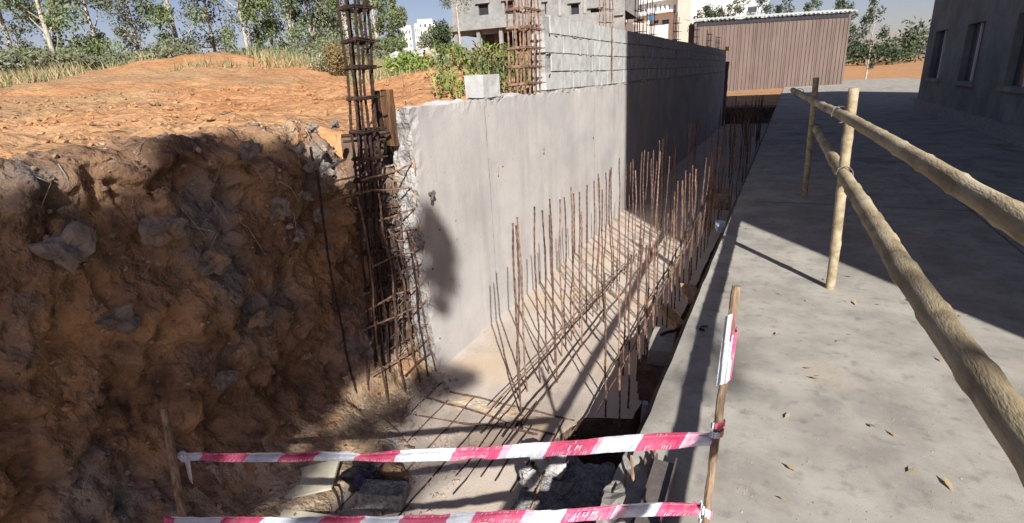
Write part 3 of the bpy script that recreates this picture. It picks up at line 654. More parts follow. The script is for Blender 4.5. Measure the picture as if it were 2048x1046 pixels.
def tape(A, B_, reds, pinks, width, label, sag=.03, seed=1, letters=None, fold=.3):
    """A left end, B right end; reds/pinks: picture columns of the printed sections (measured), turned into lengths along the tape"""
    A = Vector(A); B_ = Vector(B_); L = (B_-A).length; N = 260
    def P(t): return A.lerp(B_, t)+Vector((0,.01*fbm(t*6, seed, 9),-sag*math.sin(math.pi*t)+.009*fbm(t*5, seed)+.003*fbm(t*30, seed)))
    U = [px(P(i/N))[0] for i in range(N+1)]
    def tcol(u):
        for i in range(N):
            if U[i] <= u <= U[i+1]: return (i+(u-U[i])/(U[i+1]-U[i]))/N
        return 0 if u < U[0] else 1
    e = empty('barrier_tape', A, label, 'barrier tape')
    br = []
    for k, lst in ((1, reds), (2, pinks)):
        for a, b_ in lst: br.append((tcol(a), tcol(b_), k))
    def kind(t, s_):
        tt = t
        for a, b_, k in br:
            if a <= tt <= b_: return k
        return 0
    m = MB(); NN = 700; rows = [0,.12,.26,.30,.45,.7,1.0]
    def pt(t, s_):
        p = P(max(0, min(1, t+.011*(.5-s_)))); wd = width*lerp(.70, 1, t**1.6)*(1+.08*fbm(t*4, seed, 3))*lerp(1, .75, sstep(.93,1,t))*(1-.30*math.exp(-((t-.42-.01*seed)/.03)**2)-.22*math.exp(-((t-.66)/.015)**2))
        tw = .35*fbm(t*3, seed, 7)+.25
        n_ = Vector((.1, -.85, .5)).normalized()
        up = Vector((0, math.sin(tw), math.cos(tw)))
        z = (.5-s_)*wd
        bulge = .007*math.sin(s_*7+t*9)+.006*fbm(t*24+s_*5, s_*3, seed)+.0025*abs(fbm(t*90, s_*4, seed)) + (-.012 if .25 < s_ < .31 else 0)
        if s_ < .28: bulge -= .006*(s_/.28)
        return p+up*z+n_*bulge
    vs = {}
    for i in range(NN+1):
        for j, s_ in enumerate(rows):
            vs[i, j] = len(m.v); m.v.append(tuple(pt(i/NN, s_)))
    for i in range(NN):
        for j in range(len(rows)-1):
            m.f.append((vs[i,j], vs[i,j+1], vs[i+1,j+1], vs[i+1,j])); m.mi.append(kind((i+.5)/NN, (rows[j]+rows[j+1])/2))
    m.build('tape_band', ['white_film','red_film','pink_film'], e, smooth=True)
    # white print on the red sections: rows of small strokes as in the photo, unreadable at this size
    m = MB(); n_ = Vector((.1, -.85, .5)).normalized()*.0025; rr = random.Random(seed)
    for a, b_, k in br:
        if k != 1: continue
        t = a+.012
        while t < b_-.008:
            w_ = .0016
            if rr.random() < .7:
                c = [pt(t, .95)+n_, pt(t+w_, .95)+n_, pt(t+w_, .74)+n_, pt(t, .74)+n_]; m.quad(*c)
                if rr.random() < .5:
                    m.quad(pt(t+w_, .78)+n_, pt(t+w_*2, .78)+n_, pt(t+w_*2, .74)+n_, pt(t+w_, .74)+n_)
            if rr.random() < .4:
                m.quad(pt(t, .24)+n_, pt(t+w_, .24)+n_, pt(t+w_, .05)+n_, pt(t, .05)+n_)
            t += w_*rr.choice([1.9, 2.2, 2.6])
    for (u, txt) in (letters or []):
        t0 = tcol(u)
        G = {'I': [(.3,.7,0,1)], 'U': [(0,.28,0,1),(.72,1,0,1),(.28,.72,0,.22)], 'O': [(0,.28,0,1),(.72,1,0,1),(.28,.72,0,.2),(.28,.72,.8,1)], 'M': [(0,.24,0,1),(.76,1,0,1),(.24,.42,.5,.95),(.42,.58,.3,.7),(.58,.76,.5,.95)]}
        for ch in txt:
            for (xa, xb, ya, yb) in G[ch]:
                f = lambda x_, y_: pt(t0+x_*.0085, .70-y_*.36)+n_
                m.quad(f(xa,ya), f(xb,ya), f(xb,yb), f(xa,yb))
            t0 += .0135
    m.build('lettering', 'pink_film', e)['kind'] = 'stuff'
    return e
def extend(L_, s, R, k):    # left end carried on past the photographed part to the bank
    A = EYE+ray(*L_).normalized()*s; return A+(A-R)*k
def on_post(v): return base.lerp(topp, tpost(v))
R1 = on_post(878); R2 = on_post(1018)
A1 = extend((592,905), 2.55, R1, .42); A2 = extend((592,1036), 2.45, R2, .42)
tape(A1, R1, [(592-190,592-100),(560,632),(712,792),(905,1000),(1095,1190),(1278,1368),(210,300),(30,110)], [(1000,1018),(1190,1200),(1372,1398)], .056, 'upper red and white striped barrier tape stretched across the near end of the pit', .03, 2, [(1133,'IM')])
tape(A2, R2, [(440,520),(640,722),(800,895),(945,1045),(1128,1228),(1318,1405),(240,330)], [(1045,1062),(1230,1255),(1406,1420)], .054, 'lower red and white striped barrier tape at the bottom of the view', .02, 5, [(1148,'UOM')])
for k_, (p_, e_) in enumerate(((A1, 'barrier_tape'), (A2, 'barrier_tape.001'))):
    m = MB(); m.rock((p_.x, p_.y, p_.z), .028, (.8,.8,1.1), 2, rough=.6); par = bpy.data.objects[e_]; m.build('knot', ['white_film','red_film'][k_], par)
    m = MB(); m.quad(p_+Vector((.0,0,0)), p_+Vector((.03,.01,0)), p_+Vector((.05,-.02,-.13)), p_+Vector((.01,-.01,-.12))); m.build('loose_end', 'white_film', par)
A3 = A2+Vector((0,0,-.24)); R3 = on_post(1018)+Vector((-.005,-.02,-.19))
tape(A3, R3, [(640,722),(945,1045),(1228,1318)], [], .055, 'third striped barrier tape below the bottom edge of the view', .01, 9)
m = MB(); pa = A3+Vector((-.02,0,-.35)); pb = A1+Vector((-.04,0,.25)); m.tube([pa.lerp(pb, i/8) for i in range(9)], [.018]*9, 8)
tag(m.build('wooden_post', 'grey_wood'), 'wooden stick in the soil bank holding the left ends of the tapes', 'post')

# ================================================================ BAMBOO GUARD RAIL right of the camera, added to cast the long shadow stripes
e = empty('added_guard_rail', (.55,-1,0), 'bamboo guard rail on posts added along the pavement to cast the long shadow stripes', 'guard rail')
def shadow_rail(pts_floor, h, zf): return [Vector((p[0], p[1], zf))+SUNV*((h-zf)/SUNV.z) for p in pts_floor]
r1 = shadow_rail([(-.20,-.5),(-.25,.8),(-.30,2.2),(-.37,3.56),(-.41,5.3),(-.5,9)], .90, 0)
r2 = shadow_rail([(-1.15,0.5),(-1.2,1.5),(-1.26,2.6),(-1.29,2.96),(-1.40,5.71),(-1.58,8.44),(-1.8,11.5)], 1.32, -.67)
def bamboo(path, r):
    P_ = []; Rr = []; sd = R_.uniform(0, 9)
    for i in range(len(path)-1):
        n = max(2, int((path[i+1]-path[i]).length/.05))
        for j in range(n): P_.append(path[i].lerp(path[i+1], j/n))
    P_.append(path[-1])
    for i, p in enumerate(P_): p += Vector((.012*fbm(i*.03, sd), 0, .012*fbm(i*.03, sd+4))); Rr.append(r*(1+(.12 if i % 8 == 0 else 0)+.05*fbm(i*.2, sd)))
    m = MB(); m.tube(P_, Rr, 10); return m
bamboo(r1, .046).build('rail', 'bamboo', e, smooth=True)
bamboo(r2, .033).build('rail', 'bamboo', e, smooth=True)
for y in (-1.25, 4.6, 8.0):
    m = MB(); x = .52-.04*y; pp = [Vector((x+.09,y,-.05)).lerp(Vector((x+.06,y,1.5)), i/20) for i in range(21)]
    bamboo([pp[0], pp[-1]], .035).build('post', 'bamboo', e, smooth=True)
    for rl in (r1, r2):
        q_ = min((rl[i].lerp(rl[i+1], j/20) for i in range(len(rl)-1) for j in range(20)), key=lambda a_: abs(a_.y-y))
        m = MB()
        for w_ in range(3): m.tube([q_+Vector((.055*math.cos(t), .02*(w_-1)+.03*math.sin(t), .055*math.sin(t))) for t in np.linspace(0, 6.3, 14)], .003, 4)
        m.build('wire_tie', 'steel', e)

# ================================================================ FOLIAGE
def blob_pts(c, r, n, rng, shell=.35):
    out = []
    for _ in range(n):
        d = Vector((rng.gauss(0,1), rng.gauss(0,1), rng.gauss(0,1))).normalized(); k = (shell+(1-shell)*rng.random())**.7 if rng.random() < .8 else rng.random()
        out.append((c[0]+d.x*r[0]*k, c[1]+d.y*r[1]*k, c[2]+d.z*r[2]*k))
    return out
def tree(loc, h, cw, label, leaf, seed, n=2600, lsize=.12, trunk=.12, group=None, start=.3, clumps=16, lean=(0,0), name='tree', nb=8):
    rng = random.Random(seed); e = empty(name, loc, label, 'tree', group); b = Vector(loc)
    m = MB(); N = 14; tp = b+Vector((lean[0], lean[1], h*.93))
    pts = [b.lerp(tp, i/N)+Vector((.25*trunk*8*fbm(i*.35, seed)*i/N, .25*trunk*8*fbm(i*.35, seed, 5)*i/N, 0)) for i in range(N+1)]
    pts[0] -= Vector((0,0,.4))
    m.tube(pts, [trunk*(1-.85*i/N) for i in range(N+1)], 7); m.build('trunk', 'bark', e, smooth=True)
    mb = MB(); L = MB(); cs = []
    for k in range(clumps):
        t = lerp(start, 1.0, (k+.5)/clumps); p = pts[min(N, int(t*N))]; a = rng.uniform(0, 6.28); rad = cw*math.sin(math.pi*(.15+.8*(t-start)/(1-start)))**.7*rng.uniform(.35,1)
        c = p+Vector((math.cos(a)*rad, math.sin(a)*rad, rng.uniform(-.05,.08)*h)); cs.append(c)
        q = pts[max(0, min(N, int((t-.12)*N)))]
        if k < nb*2: mb.tube([q, q.lerp(c,.5)+Vector((0,0,-.03*h*rng.random())), c], [trunk*.35, trunk*.22, trunk*.08], 5)
        s = cw*rng.uniform(.28,.5)
        L.leaves(blob_pts(c, (s, s, s*rng.uniform(.8,1.5)), int(n*1.7)//clumps, rng, .15), lsize*.66, rng=rng, droop=.6)
    mb.build('branches', 'bark', e); L.build('crown', leaf, e)
    return e
def polar(u, v, d): return atr(u, v, d)
def on_field(u, d):
    p = atr(u, 150, d); return (p.x, p.y, ground_h(p.x, p.y)-.05)
tree(on_field(596,46), 12, 2.2, 'slender tree at the left of the photographed bushes, left of the pale twin trunks', 'leaf_green', 1, 4200, .17, .16, start=.1, clumps=26)
tree(on_field(634,50), 14, 2.4, 'tall slender tree with a pale bare trunk left of the tall cage', 'leaf_olive', 2, 4600, .17, .15, start=.15, clumps=28)
tree(on_field(664,52), 12, 2.0, 'slender green tree just left of the tall cage', 'leaf_green', 3, 4200, .17, .13, start=.1, clumps=26)
tree(on_field(762,44), 12, 1.6, 'bright green slender tree right of the tall cage with pale trunk', 'leaf_green', 4, 4600, .16, .13, start=.22, clumps=28)
tree(on_field(790,56), 11, 1.4, 'narrow green tree directly right of the bright slender tree', 'leaf_green', 5, 3200, .17, .11, start=.1, clumps=22)
tree(on_field(806,60), 7.0, 1.2, 'shorter rounded green tree beside the gap of open sky', 'leaf_olive', 6, 2400, .17, .10, start=.1, clumps=18)
tree(on_field(926,52), 13, 2.0, 'thin grey green tree standing before the unfinished house', 'leaf_olive', 7, 2600, .16, .12, start=.42, clumps=20, lean=(-.4,0))
tree(on_field(700,64), 6.0, 2.6, 'low dusty tree seen through the tall cage', 'leaf_olive', 8, 3000, .17, .12, start=.05, clumps=18)
# trees of the margin on the left (place goes on past the photo)
lm = [(-60,48,12,'leaf_green'),(40,55,14,'leaf_olive'),(120,42,11,'leaf_green'),(210,50,13,'leaf_green'),(290,58,12,'leaf_olive'),(370,46,13,'leaf_green'),(440,52,12,'leaf_olive'),(505,45,14,'leaf_green'),(555,54,12,'leaf_green')]
for k, (u, d, h, lf) in enumerate(lm):
    tree(on_field(u,d), h, 2.3, nth(k)+' slender dusty tree from the left in the row beyond the field', lf, 20+k, 3400, .18, .15, start=.12, clumps=24, group='row of slender trees at far left')
# dusty undergrowth belt
def bush(loc, r, h, label, leaf, seed, n=1500, ls=.08, name='bush', cat='bush', group=None, up=0):
    rng = random.Random(seed); e = empty(name, loc, label, cat, group); L = MB(); st = MB()
    for k in range(7):
        a = rng.uniform(0, 6.28); q = rng.uniform(0, .65)*r; c = (loc[0]+q*math.cos(a), loc[1]+q*math.sin(a), loc[2]+h*rng.uniform(.3,.75))
        s = r*rng.uniform(.3,.55); L.leaves(blob_pts(c, (s, s, h*.38), n//7, rng), ls, rng=rng, droop=-up, asp=.3 if up else .45)
        st.tube([(loc[0],loc[1],loc[2]-.05), c], [.02*r, .008*r], 4)
    L.build('foliage', leaf, e); st.build('stems', 'bark', e); return e
bl = 'dusty bush in the belt of undergrowth behind the field'
for k in range(34):
    u = lerp(-80, 905, k/33)+R_.uniform(-12,12); d = R_.uniform(34, 44) if k % 2 else R_.uniform(27, 33)
    bush(on_field(u, d), R_.uniform(1.6,2.6), R_.uniform(1.1,1.8) if k % 2 else R_.uniform(.7,1.1), nth(k)+' dusty bush from the left in the undergrowth belt behind the field', ['leaf_olive','leaf_green','leaf_olive','leaf_olive'][k % 4] if k % 2 else ['leaf_olive','leaf_olive'][k//2 % 2], 60+k, 2400, .085, group='belt of undergrowth bushes')
bush(on_field(890,50), 1.5, 2.8, 'dark green bush left of the unfinished house pillars', 'leaf_dark', 101, 3000, .13)
bush(on_field(860,56), 2.8, 3.0, 'olive bush below the far white buildings', 'leaf_olive', 102, 2600, .13)
bush(on_field(815,17), .85, .85, 'bright lime green bush on top of the spoil, left of the rubble heap', 'leaf_lime', 103, 2600, .055)
bush(on_field(838,16.5), .7, .7, 'second bright green bush touching the lime bush on its right', 'leaf_lime', 104, 2000, .055)
bush(on_field(684,19), .75, 1.0, 'ochre brown dry shrub seen left of the tall cage', 'leaf_ochre', 105, 4200, .035)
bush(on_field(668,20), .8, 1.1, 'olive shrub behind the ochre dry shrub', 'leaf_olive', 106, 3600, .04)
# tall weeds behind the wall
def weed(loc, r, h, label, leaf, seed, n=60, group='tall weeds behind the wall'):
    rng = random.Random(seed); e = empty('weed_plant', loc, label, 'plant', group); L = MB(); st = MB()
    for k in range(n):
        a = rng.uniform(0, 6.28); q = r*math.sqrt(rng.random()); b0 = Vector((loc[0]+q*math.cos(a), loc[1]+q*math.sin(a), loc[2]-.05)); hh = h*rng.uniform(.5,1.1)
        tp = b0+Vector((rng.gauss(0,.12)*hh, rng.gauss(0,.12)*hh, hh)); 
        st.tube([b0, b0.lerp(tp,.5), tp], [.006,.005,.002], 3, cap=False)
        for j in range(7):
            t = rng.uniform(.15,1); p = b0.lerp(tp, t); az = rng.uniform(0, 6.28); l = .26*h*rng.uniform(.6,1.3); d = Vector((math.cos(az), math.sin(az), rng.uniform(.1,1.0))).normalized(); s_ = d.cross(Vector((0,0,1))).normalized()*l*.16
            i = len(L.v); m1 = p+d*l*.5+Vector((0,0,.02)); L.v += [tuple(p), tuple(m1+s_), tuple(p+d*l-Vector((0,0,.15*l))), tuple(m1-s_)]; L.f.append((i,i+1,i+2,i+3)); L.mi.append(0)
    L.build('foliage', leaf, e); st.build('stems', leaf, e); return e
wl = [(905,11.5),(925,9.0),(940,8.0),(955,9.5),(948,7.0),(975,10.5),(990,12),(1005,9.5),(1020,11),(1032,13),(935,12),(915,13),(965,13.5),(985,8.6),(1010,14.5),(1036,9.5),(930,15),(960,16)]
for k, (u, d) in enumerate(sorted(wl)):
    weed(on_field(u, d), .45+.02*d, (.36 if d > 11 else .46) if d > 8.5 else .42, nth(k)+' green and yellow weed clump from the left behind the concrete wall', ['leaf_lime','leaf_green','leaf_lime','leaf_ochre'][k % 4], 200+k, 64)
weed(on_field(1003,24), .8, 1.1, 'taller bright weed standing before the dark ground floor of the house', 'leaf_lime', 240, 70, None)
weed((-2.86,3.62,1.22), .12, .25, 'tiny yellow green weed beside the timber stake', 'leaf_lime', 241, 10, None)
# ground cover of dry grass
rng = random.Random(5); G = MB(); Dg = MB()
def gr_ok(x, y): return fbm(x*.18, y*.18, 2) > -.12
for k in range(60000):
    u = rng.uniform(-100, 1060); d = 9+rng.random()**.8*50; p = atr(u, 150, d)
    if p.x > -3.2: continue
    if not gr_ok(p.x, p.y) : continue
    if u < 700 and d < 20: continue
    if d < 12 and u < 840: continue
    z = ground_h(p.x, p.y); h = rng.uniform(.10,.34)*(1+d*.012); a = rng.uniform(0, 6.28); w_ = .006+.0007*d
    T_ = G if rng.random() < .45 else Dg; i = len(T_.v)
    T_.v += [(p.x-w_*math.cos(a), p.y-w_*math.sin(a), z-.03), (p.x+w_*math.cos(a), p.y+w_*math.sin(a), z-.03), (p.x+rng.gauss(0,.1), p.y+rng.gauss(0,.1), z+h)]
    T_.f.append((i,i+1,i+2)); T_.mi.append(0)
tag(G.build('green_grass', 'leaf_green'), 'patchy green grass on the rising field', 'grass', kind='stuff')
tag(Dg.build('dry_grass', 'leaf_dry'), 'dry straw coloured grass on the rising field', 'grass', kind='stuff')
# clods on the orange soil
m = MB()
for k in range(1500):
    u = rng.uniform(-60, 930); v = 0; d = rng.uniform(4.6, 14); p = atr(u, 150, d)
    if p.x > -2.9 or (p.y < 3.6 and p.x > -3.5): continue
    m.rock((p.x, p.y, ground_h(p.x, p.y)), rng.uniform(.012,.05)*(1.8 if rng.random() < .05 else 1), (1,1,.6), 1)
tag(m.build('soil_clods', 'soil'), 'clods of orange soil strewn over the field', 'soil', kind='stuff')
# planks, wire and heaps on the spoil
def plank(a, da, b_, db, w_, label, mat='wood'):
    A = atr(*a, da); B_ = atr(*b_, db); m = MB(); m.tube([A, A.lerp(B_,.5)+Vector((0,0,.01)), B_], w_, 6); return tag(m.build('log', mat), label, 'log')
plank((856,180),7.6,(882,170),7.9,.028,'short pale stick on the orange soil heap, left one'); plank((868,172),7.8,(900,158),8.0,.03,'pale branch lying up the orange soil heap'); plank((905,165),8.2,(918,190),7.4,.03,'cut branch leaning down the right side of the soil heap')
q = MB(); q.rock((0,0,0), .15, (1.2,1,.7), 2); o = q.build('rock', 'soil'); o.location = atr(884,178,7.9); tag(o, 'big orange earth clod among the branches on the heap', 'rock')
m = MB(); c = atr(812,188,6.4); pts = [c+Vector((.055*math.cos(t)+.01*math.sin(3*t), .03*math.sin(t), .11*math.sin(t)+.006*math.cos(5*t))) for t in np.linspace(0, 12.6, 50)]; m.tube([tuple(p) for p in pts], .005, 5); m.tube([c+Vector((-.02,0,.09)), c+Vector((-.03,0,.22))], .006, 5)
tag(m.build('wire_coil', 'rust_light'), 'small loop of rusty wire standing on the orange soil', 'wire')
c = on_field(850, 27); q = MB(); q.rock((c[0],c[1],c[2]+.2), .95, (1.1,1,.6), 3); o = q.build('rubble_heap', 'white_stone'); tag(o, 'pale grey rubble heap behind the lime bushes', 'rubble heap')
c = atr(856,111,26); q = MB(); q.rock((0,0,0), .16, (1,1,1), 2); material('red_plastic', [(.45,.08,.06),(.5,.12,.09)], 3); o = q.build('plastic_scrap', 'red_plastic'); o.location = c; tag(o, 'small red scrap on the pale rubble heap', 'scrap')
c = on_field(809, 26); q = MB(); q.rock((0,0,0), .42, (1,1,.9), 2); o = q.build('rock', 'white_stone'); o.location = (c[0],c[1],c[2]+.3); tag(o, 'single white boulder left of the rubble heap', 'rock')
c = on_field(645, 27); q = MB(); q.rock((0,0,0), .5, (1.3,1,.7), 2); o = q.build('rock', 'white_stone'); o.location = (c[0],c[1],c[2]+.2); tag(o, 'pale stone in the bushes left of the tall cage', 'rock')
for k, (u, d) in enumerate([(944,40),(968,38),(992,41),(1012,39)]):
    c = on_field(u, d); q = MB(); q.rock((0,0,0), .6, (1.4,1,.8), 2); o = q.build('rock', 'white_stone'); o.location = (c[0],c[1],c[2]+.35); tag(o, 'pale building stone in the weeds before the unfinished house', 'rock', 'pale stones before the unfinished house')

# ================================================================ BUILDINGS
def frame_from(A, B_):
    d = (B_-A); d.z = 0; L = d.length; d.normalize(); n_ = Vector((d.y, -d.x, 0))   # outward normal to the right of A->B (towards the viewer)
    return d, n_, L
def facade(mb, A, B_, z0, z1, holes, reveal=.25, thick=None):
    """wall from A to B with rectangular openings (s0,s1,t0,t1) and their reveals"""
    d, n_, L = frame_from(A, B_)
    ss = sorted(set([0, L]+[h[0] for h in holes]+[h[1] for h in holes])); tt = sorted(set([z0, z1]+[h[2] for h in holes]+[h[3] for h in holes]))
    P = lambda s_, t_, k=0: (A.x+d.x*s_-n_.x*k, A.y+d.y*s_-n_.y*k, t_)
    for i in range(len(ss)-1):
        for j in range(len(tt)-1):
            cs, ct = (ss[i]+ss[i+1])/2, (tt[j]+tt[j+1])/2
            if any(h[0] < cs < h[1] and h[2] < ct < h[3] for h in holes): continue
            mb.quad(P(ss[i],tt[j]), P(ss[i+1],tt[j]), P(ss[i+1],tt[j+1]), P(ss[i],tt[j+1]))
    for h in holes:
        a, b_, c, e_ = h[:4]
        mb.quad(P(a,c), P(b_,c), P(b_,c,reveal), P(a,c,reveal)); mb.quad(P(a,e_,reveal), P(b_,e_,reveal), P(b_,e_), P(a,e_))
        mb.quad(P(a,c,reveal), P(a,e_,reveal), P(a,e_), P(a,c)); mb.quad(P(b_,c), P(b_,e_), P(b_,e_,reveal), P(b_,c,reveal))
    return P
# unfinished block house
A = atr(905, 50, 72); B_ = atr(1249, 60, 66)
d, n_, L = frame_from(A, B_)
if n_.dot(Vector((-A.x,-A.y,0))) < 0: n_ = -n_
hb = empty('unfinished_house', (A.x, A.y, 5), 'unfinished grey block house with open pillared ground floor behind the weeds', 'building')
def sOf(u):   # distance along the facade seen at picture column u
    r = ray(u, 40); r.z = 0
    # solve A+d*s = r*t
    det = d.x*(-r.y)-(-r.x)*d.y; return ((-A.x)*(-r.y)-(-r.x)*(-A.y))/det
def zOf(u, v):
    s_ = sOf(u); p = Vector((A.x+d.x*s_, A.y+d.y*s_, 0)); dist = math.hypot(p.x, p.y); r = ray(u, v); return EYE.z+r.z/math.hypot(r.x, r.y)*dist
zs = zOf(955, 47); zb = on_field(955, 70)[2]-.6; ztop = zs+7
wins = [(958,978,9,31),(1010,1030,3,29),(1090,1093,5,28),(1142,1158,8,38),(1181,1203,18,44),(1235,1243,32,46)]
holes = []
for (u0,u1,v0,v1) in wins:
    holes.append((sOf(u0), sOf(u1), zOf(u0,v1), zOf(u0,v0)))
m = MB()
W_ = []
for k, h in enumerate(holes):
    pass
facade(m, A, B_, zs, ztop, holes, .3)
D = 12
P = lambda s_, k, z: Vector((A.x+d.x*s_-n_.x*k, A.y+d.y*s_-n_.y*k, z))
m.quad(P(0,0,zs), P(0,0,ztop), P(0,D,ztop), P(0,D,zs)); m.quad(P(L,0,zs), P(L,D,zs), P(L,D,ztop), P(L,0,ztop)); m.quad(P(0,D,zs), P(0,D,ztop), P(L,D,ztop), P(L,D,zs)); m.quad(P(0,0,ztop), P(L,0,ztop), P(L,D,ztop), P(0,D,ztop))
m.build('wall', 'facade_block', hb)
def obox(mb, s0, s1, k0, k1, z0, z1):
    i = len(mb.v); mb.v += [tuple(P(s_, k, z)) for z in (z0, z1) for s_, k in ((s0,k0),(s1,k0),(s1,k1),(s0,k1))]
    for f in ((3,2,1,0),(4,5,6,7),(0,1,5,4),(1,2,6,5),(2,3,7,6),(3,0,4,7)): mb.f.append(tuple(i+q for q in f)); mb.mi.append(0)
m = MB(); obox(m, -1.2, sOf(1078), -1.0, D, zs-.75, zs-.003); m.build('floor_slab', 'facade_block', hb)
for u in (913, 958, 1003, 1030, 1060):
    s_ = sOf(u); m = MB(); obox(m, s_-.2, s_+.2, -.6, -.2, zb, zs-.753); m.build('pillar', 'facade_block', hb)
for k in range(5):
    s_ = sOf(935)+k*4.2; m = MB(); obox(m, s_-.2, s_+.2, 5, 5.4, zb, zs-.753); m.build('pillar', 'facade_block', hb)
m = MB(); obox(m, sOf(1079), L, .001, .3, zb, zs-.002); m.build('infill_wall', 'facade_block', hb)
m = MB(); obox(m, sOf(968), sOf(985), 3, 3.3, zb, zs-.76); obox(m, sOf(990), L, 6.5, 6.8, zb, zs-.76); m.build('inner_wall', 'brown_paint', hb)
m = MB(); obox(m, -.5, L, 10.5, 10.8, zb-1, zs-.76); m.build('back_wall', 'facade_block', hb)
for h in holes:
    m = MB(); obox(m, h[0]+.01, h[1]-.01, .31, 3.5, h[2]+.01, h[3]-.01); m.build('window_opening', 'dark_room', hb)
    m = MB(); obox(m, h[0]-.25, h[1]+.25, -.28, -.003, h[3]+.05, h[3]+.2); m.build('window_ledge', 'facade_block', hb)
for u in (1050, 1120, 1170, 1222): 
    s_ = sOf(u); m = MB(); obox(m, s_-.16, s_+.16, -.08, -.002, zs+.002, ztop-.002); m.build('column_strip', 'mortar', hb)

# white building with arched windows and a blue sign
A = atr(1250, 40, 105); B_ = atr(1395, 40, 96); d, n_, L = frame_from(A, B_)
wb = empty('white_building', (A.x, A.y, 5), 'white painted building with a blue sign behind the shaded block wall', 'building')
holes = []
for k, u in enumerate([1270,1279,1288,1308,1317,1326,1335,1346]):
    holes.append((sOf(u), sOf(u+5), zOf(u,26), zOf(u,9)))
dk = [(1271,1285,39,48),(1307,1317,41,48),(1322,1338,40,50),(1251,1256,-3,12),(1251,1256,16,30),(1251,1256,36,48),(1358,1364,9,32),(1358,1364,40,50)]
m = MB(); z0 = zOf(1300,100)
allh = holes+[(sOf(a), sOf(b_), zOf(a,d_), zOf(a,c)) for a,b_,c,d_ in dk]
facade(m, A, B_, z0, zOf(1300,-160), allh, .35); ztop = zOf(1300,-160)
D = 14
m.quad(P(L,0,z0), P(L,D,z0), P(L,D,ztop), P(L,0,ztop)); m.quad(P(0,0,z0), P(0,0,ztop), P(0,D,ztop), P(0,D,z0)); m.quad(P(0,0,ztop), P(L,0,ztop), P(L,D,ztop), P(0,D,ztop)); m.build('wall', 'white_paint', wb)
for i, h in enumerate(allh):
    m = MB(); obox(m, h[0]+.01, h[1]-.01, .36, .6, h[2]+.01, h[3]-.01); w_ = m.build('window', 'glass' if i >= len(holes) else 'grey_paint', wb)
    if i < len(holes):
        m = MB(); c_ = (h[0]+h[1])/2; obox(m, c_-.03, c_+.03, .28, .355, h[2]+.01, h[3]-.01); obox(m, h[0]+.01, c_-.033, .28, .355, (h[2]+h[3])/2-.04, (h[2]+h[3])/2+.04); m.build('window_bar', 'white_paint', w_)
m = MB(); obox(m, sOf(1262), sOf(1350), -1.2, -.003, zOf(1300,31), zOf(1300,27)); m.build('balcony', 'white_paint', wb)
m = MB(); obox(m, sOf(1262), sOf(1350), -.6, -.003, zOf(1300,6), zOf(1300,2)); m.build('cornice', 'white_paint', wb)
m = MB(); obox(m, sOf(1365), sOf(1392), -1.4, -.003, z0, ztop-2); m.build('stair_tower', 'cream_paint', wb)
sb = MB(); obox(sb, sOf(1309), sOf(1317), -1.5, -1.4, zOf(1313,42), zOf(1313,30)); tag(sb.build('blue_sign', 'blue_plastic'), 'small blue sign board on the white building front', 'sign')
m = MB(); obox(m, sOf(1240), sOf(1352), -7, -6.6, z0-2, zOf(1300,50)); yl = m.build('yard_wall', 'cream_paint'); tag(yl, 'pale cream yard wall in front of the white building', 'wall')
q = MB(); obox(q, sOf(1225), sOf(1250), -2, 5, z0, zOf(1300,-30)); tag(q.build('grey_annex', 'grey_paint'), 'narrow grey block between the unfinished house and the white building', 'building')
# brown shed
A = atr(1388, 60, 46); B_ = atr(1700, 55, 50); d, n_, L = frame_from(A, B_)
sh = empty('brown_shed', (A.x, A.y, 0), 'long brown shed with a pale corrugated roof at the far right', 'shed')
z1_ = zOf(1400,43)
for k in range(10):
    s0 = L*k/10; m = MB(); obox(m, s0+.01, s0+L/10-.01, 0, .15, -.5, z1_); m.build('wall_panel', 'brown_paint', sh)
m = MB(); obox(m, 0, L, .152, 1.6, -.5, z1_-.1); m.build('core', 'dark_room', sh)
for k in range(40):
    s0 = L*(k+.5)/40; m = MB(); obox(m, s0-.03, s0+.03, -.05, -.003, -.5, z1_-.33); m.build('rib', 'brown_paint', sh)
m = MB(); nn = 160
def roof(u_, v_):
    s_ = lerp(-.4, L+.4, u_); p = P(s_, lerp(-.25, 1.8, v_), z1_+.05+.3*v_+.04*math.cos(u_*nn*1.5)); return p
m.grid(roof, nn*4, 2); m.build('roof', 'metal_roof', sh)
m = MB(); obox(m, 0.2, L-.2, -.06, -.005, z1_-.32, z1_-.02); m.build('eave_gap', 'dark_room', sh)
# tall grey tower
c = atr(1462, 20, 260); m = MB(); r_ = (c.xy).normalized(); 
tw = empty('tower_block', (c.x,c.y,0), 'tall pale grey tower rising at the right edge behind the shed', 'building')
m.box(c.x-4, c.y-4, 0, c.x+14, c.y+8, 60); m.build('wall', 'grey_paint', tw)
c2 = atr(1438, 12, 240); m.box(c2.x-3, c2.y, 0, c2.x+3, c2.y+6, 44)
m = MB(); m.box(c2.x-3, c2.y, 0, c2.x+3, c2.y+6, 42); m.build('wing', 'white_paint', tw)
for k in range(9):
    m = MB(); m.box(c.x-4.1, c.y+.5, 12+k*5, c.x-4.002, c.y+6, 14+k*5); m.box(c.x-1, c.y-4.1, 12+k*5, c.x+10, c.y-4.002, 14+k*5); m.build('window', 'glass', tw)
